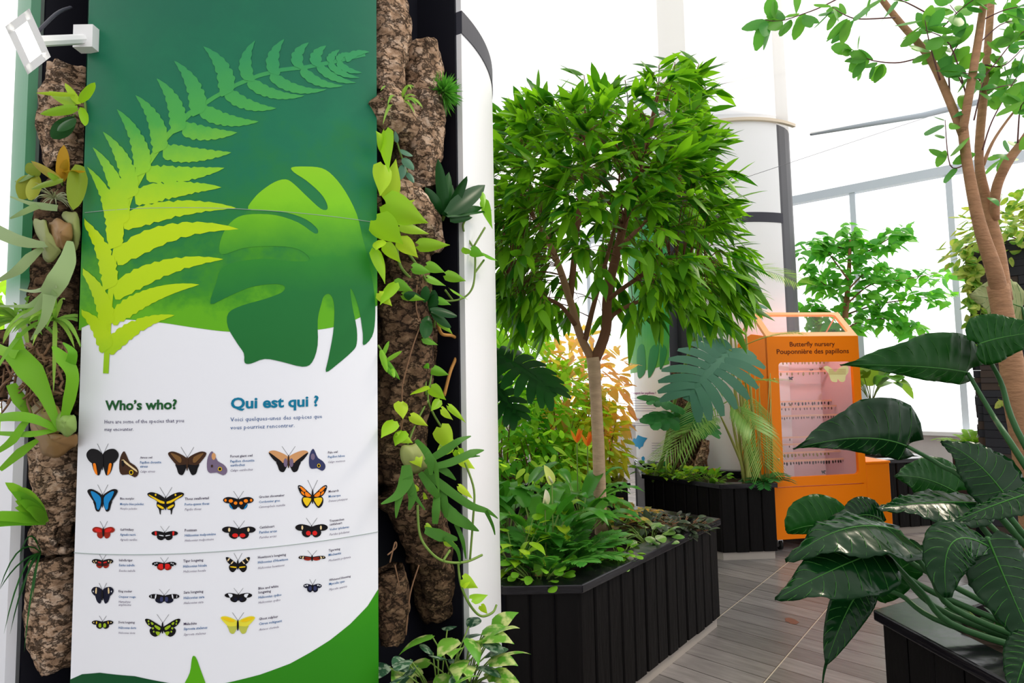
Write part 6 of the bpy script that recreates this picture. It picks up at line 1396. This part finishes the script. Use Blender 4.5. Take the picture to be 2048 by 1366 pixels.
for t_ in tw:
    dy = R.uniform(-.25, .25); P = catmull([A(x, y, dy * i / (len(t_) - 1)) for i, (x, y) in enumerate(t_)], 5); mt.tube(P, [.004 * (1 - .6 * i / (len(P) - 1)) for i in range(len(P))], 5)
    for i, p in enumerate(P):
        if i < len(P) * .35: continue
        for j in range(R.choice((1, 1, 2))):
            d = (rnd_dir(R) * .9 + (P[-1] - P[0]).normalized() * .6 + V((0, 0, -.1))).normalized(); l = R.uniform(.065, .12); s_ = p + d * .012
            mb.blade(s_, s_ + d * l * .5, s_ + d * l - V((0, 0, l * .1)), l * R.uniform(.25, .33), oval, V((0, -.75, .5)) + rnd_dir(R) * .7, -.12, 5, 3)
for (x, y, x1, y1) in [(1965, 165, 1962, 125), (1960, 180, 1995, 172), (1930, 190, 1925, 220), (1985, 310, 2018, 320), (2040, 300, 2062, 270), (1905, 235, 1930, 225), (1915, 250, 1900, 258), (2010, 205, 2018, 222), (2000, 195, 2022, 190), (1975, 395, 1998, 412)]:
    a = A(x, y, -.05); b = A(x1, y1, -.08); mb.blade(a, a.lerp(b, .5) + V((0, -.02, .01)), b, (b - a).length * .34, oval, V((.1, -.8, .5)), -.12, 6, 3)
mt.build('twigs', mat('purple_brown_twig', (.16, .07, .07), .7), rtree); mb.build('foliage', LM_FIG, rtree)

# ------------------------------------------------------------------ right foreground planter and philodendron
Q = onz(1761, 1221, .66); Qn = onz(2016, 1356, .66); Qf = onz(1897, 1183, .66)
dn = (Qn - Q).normalized(); df = (Qf - Q).normalized()
c0 = Q; c1 = Q + dn * 1.5; c2 = c1 + df * 1.6; c3 = Q + df * 1.6
planter('timber_planter', [(p.x, p.y) for p in (c0, c1, c2, c3)], .66, 'glossy black timber planter at the bottom right corner with the philodendron', capw=.13, faces=(0, 3))
def philmat(name, c1, c2, trans, rough):
    m = leafmat(name, c1, c2, trans, rough, spec=.20); return m
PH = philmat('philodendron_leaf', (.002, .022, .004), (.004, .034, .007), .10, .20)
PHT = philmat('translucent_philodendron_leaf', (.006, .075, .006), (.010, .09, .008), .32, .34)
PHP = philmat('pale_leaf_underside', (.30, .34, .15), (.32, .36, .17), .3, .55)
PHM = mat('leaf_midrib', (.035, .15, .02), .5)
phr = Q + dn * .62 + df * .52; phr.z = .60
phil = plant('philodendron', phr, 'large philodendron with big glossy dark leaves reaching left over the right planter', 'plant')
def veins_leaf(base, mid, tip, hw, rf, lf, nrm, m, prof=heart, back=.10, wave=.05, fold=-.16, pet=None, veins=True):
    P0, Pm_, P2 = at(*base), at(*mid), at(*tip); P1 = Pm_ * 2 - (P0 + P2) * .5; nrm = V(nrm).normalized(); k = P0.y / F
    mb = MB(); mb.blade(P0, P1, P2, hw * k, prof, nrm, fold, 26, 13, back, lf, rf, wave)
    # corrugation between the side veins
    o = mb.build('leaf', m, phil, solid=.0012)
    nv = len(o.data.vertices)
    for i, v_ in enumerate(o.data.vertices):
        r_, c_ = divmod(i, 13); j = abs(c_ - 6) / 6; v_.co += nrm * (.0045 * sin(r_ * 2.4 - j * 5) * min(1, j * 2.5))
    pos = lambda t: P0 * (1 - t) ** 2 + P1 * (2 * t * (1 - t)) + P2 * t * t
    mr_ = MB(); mr_.tube([pos(i / 14 * .97) + nrm * .0005 for i in range(15)], [.0030 * (1 - .8 * i / 14) for i in range(15)], 6)
    L_ = (P2 - P0).length
    def surf(t, j):
        c = pos(t); tg = ((P1 - P0) * (1 - t) + (P2 - P1) * t).normalized(); sd = tg.cross(nrm).normalized(); up = sd.cross(tg); ww = hw * k * prof(t) * (lf if j < 0 else rf)
        p = c + sd * (j * ww) + up * (fold * abs(j) * ww) - tg * (back * L_ * (abs(j) ** 1.5) * max(0, 1 - t * 2.2) ** 2) + up * (wave * hw * k * sin(t * 19 + (2 if j > 0 else 0)) * abs(j) ** 2)
        return p + nrm * (.0045 * sin(t * 26 * 2.4 - abs(j) * 5) * min(1, abs(j) * 2.5))
    for s_ in (-1, 1):
        for q_ in range(9):
            t0 = .03 + .095 * q_; mr_.tube([surf(min(.99, t0 + .13 * (i / 7) ** 1.4 - .05 * (q_ < 2) * i / 7), s_ * .94 * i / 7) for i in range(8)], .0009, 4, cap=False)
    WL[o.name] = WL[phil.name]; mr_.build('veins', PHM, o)
    if pet:
        pm_ = MB(); pts = [P0] + [at(*q_) for q_ in pet[:-1]] + [pet[-1] if isinstance(pet[-1], V) else at(*pet[-1])]; P = catmull(pts, 6); pm_.tube(P, [.0065 + .006 * i / (len(P) - 1) for i in range(len(P))], 8); pm_.build('petiole', mat('dark_petiole', (.03, .10, .03), .4), phil)
tc_ = (-.15, -.95, .10)
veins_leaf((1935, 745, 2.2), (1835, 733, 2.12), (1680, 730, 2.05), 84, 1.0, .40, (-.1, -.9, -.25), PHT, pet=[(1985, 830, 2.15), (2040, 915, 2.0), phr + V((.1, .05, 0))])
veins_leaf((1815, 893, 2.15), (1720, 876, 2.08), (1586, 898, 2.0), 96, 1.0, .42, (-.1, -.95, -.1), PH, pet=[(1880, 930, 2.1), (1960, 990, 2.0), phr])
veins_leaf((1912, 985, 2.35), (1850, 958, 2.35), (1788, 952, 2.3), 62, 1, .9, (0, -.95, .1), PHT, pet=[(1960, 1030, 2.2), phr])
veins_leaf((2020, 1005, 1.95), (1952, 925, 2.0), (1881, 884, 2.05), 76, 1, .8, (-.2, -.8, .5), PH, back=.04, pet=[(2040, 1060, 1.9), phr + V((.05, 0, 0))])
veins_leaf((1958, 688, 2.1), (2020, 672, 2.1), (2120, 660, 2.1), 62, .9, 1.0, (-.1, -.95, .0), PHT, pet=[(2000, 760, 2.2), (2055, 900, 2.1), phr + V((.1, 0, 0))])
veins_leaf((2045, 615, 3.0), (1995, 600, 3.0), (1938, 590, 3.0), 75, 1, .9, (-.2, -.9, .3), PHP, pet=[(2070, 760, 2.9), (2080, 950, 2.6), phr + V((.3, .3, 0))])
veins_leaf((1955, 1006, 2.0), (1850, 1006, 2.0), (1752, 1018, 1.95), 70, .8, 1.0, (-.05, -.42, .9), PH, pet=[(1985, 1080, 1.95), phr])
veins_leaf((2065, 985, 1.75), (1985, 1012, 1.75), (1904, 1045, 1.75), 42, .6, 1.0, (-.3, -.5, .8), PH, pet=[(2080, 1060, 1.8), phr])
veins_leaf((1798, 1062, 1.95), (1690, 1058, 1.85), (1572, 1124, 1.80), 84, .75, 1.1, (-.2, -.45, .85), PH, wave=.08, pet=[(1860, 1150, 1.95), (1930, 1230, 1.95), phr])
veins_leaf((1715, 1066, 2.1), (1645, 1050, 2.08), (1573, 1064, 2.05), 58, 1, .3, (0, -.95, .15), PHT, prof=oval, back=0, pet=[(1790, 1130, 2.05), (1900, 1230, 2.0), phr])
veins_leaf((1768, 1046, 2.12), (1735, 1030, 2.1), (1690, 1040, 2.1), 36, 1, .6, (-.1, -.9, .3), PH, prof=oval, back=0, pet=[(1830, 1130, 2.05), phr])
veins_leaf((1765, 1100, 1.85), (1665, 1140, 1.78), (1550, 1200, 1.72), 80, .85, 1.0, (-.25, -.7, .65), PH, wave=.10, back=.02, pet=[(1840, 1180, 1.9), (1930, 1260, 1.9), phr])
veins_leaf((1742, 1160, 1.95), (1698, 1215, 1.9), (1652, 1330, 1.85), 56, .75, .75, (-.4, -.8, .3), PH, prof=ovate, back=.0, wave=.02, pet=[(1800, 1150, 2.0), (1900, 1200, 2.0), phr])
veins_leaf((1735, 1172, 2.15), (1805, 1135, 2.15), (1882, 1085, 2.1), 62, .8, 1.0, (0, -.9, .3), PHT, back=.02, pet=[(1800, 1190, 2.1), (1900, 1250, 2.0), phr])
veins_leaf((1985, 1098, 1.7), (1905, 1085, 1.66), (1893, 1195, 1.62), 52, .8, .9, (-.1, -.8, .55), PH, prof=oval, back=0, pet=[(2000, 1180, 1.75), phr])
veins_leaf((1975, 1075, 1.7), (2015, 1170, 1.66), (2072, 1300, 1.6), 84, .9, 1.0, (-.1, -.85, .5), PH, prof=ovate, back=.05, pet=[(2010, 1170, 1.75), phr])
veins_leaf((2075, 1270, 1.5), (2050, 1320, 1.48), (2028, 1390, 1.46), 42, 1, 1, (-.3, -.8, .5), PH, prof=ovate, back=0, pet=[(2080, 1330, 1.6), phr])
mb = MB(); a = at(1655, 1318, 1.85); mb.ribbon([a, at(1648, 1345, 1.85), at(1644, 1380, 1.85)], [.006, .004, .001], V((0, -1, 0)), 0, 5, 3); mb.build('torn_tip', PH, phil)
clump('ground_vine', 'low green vine at the inner corner of the bottom right planter', (Q.x + dn.x * .3 + df.x * .34, Q.y + dn.y * .3 + df.y * .34, .6), 95, 24, .08, .03, LM_DARK, .09, heart, spread=.13, up=.3)
clump('ground_vine', 'green seedling near the cap of the bottom right planter, under the petioles', (Q.x + dn.x * .62 + df.x * .28, Q.y + dn.y * .62 + df.y * .28, .6), 96, 16, .06, .022, LM_DARK, .10, ovate, spread=.10, up=.3)
mb = MB(); p = onz(1583, 1242, .001); mb.prism([(p.x + .035 * cos(i * pi / 7) * (1 + .2 * sin(i * 3)), p.y + .05 * sin(i * pi / 7)) for i in range(14)], .0003, .002); mb.build('fallen_petal', mat('brown_petal', (.22, .09, .06), .7), label='small brown fallen petal on the tiles left of the right planter', cat='petal', smooth=False)
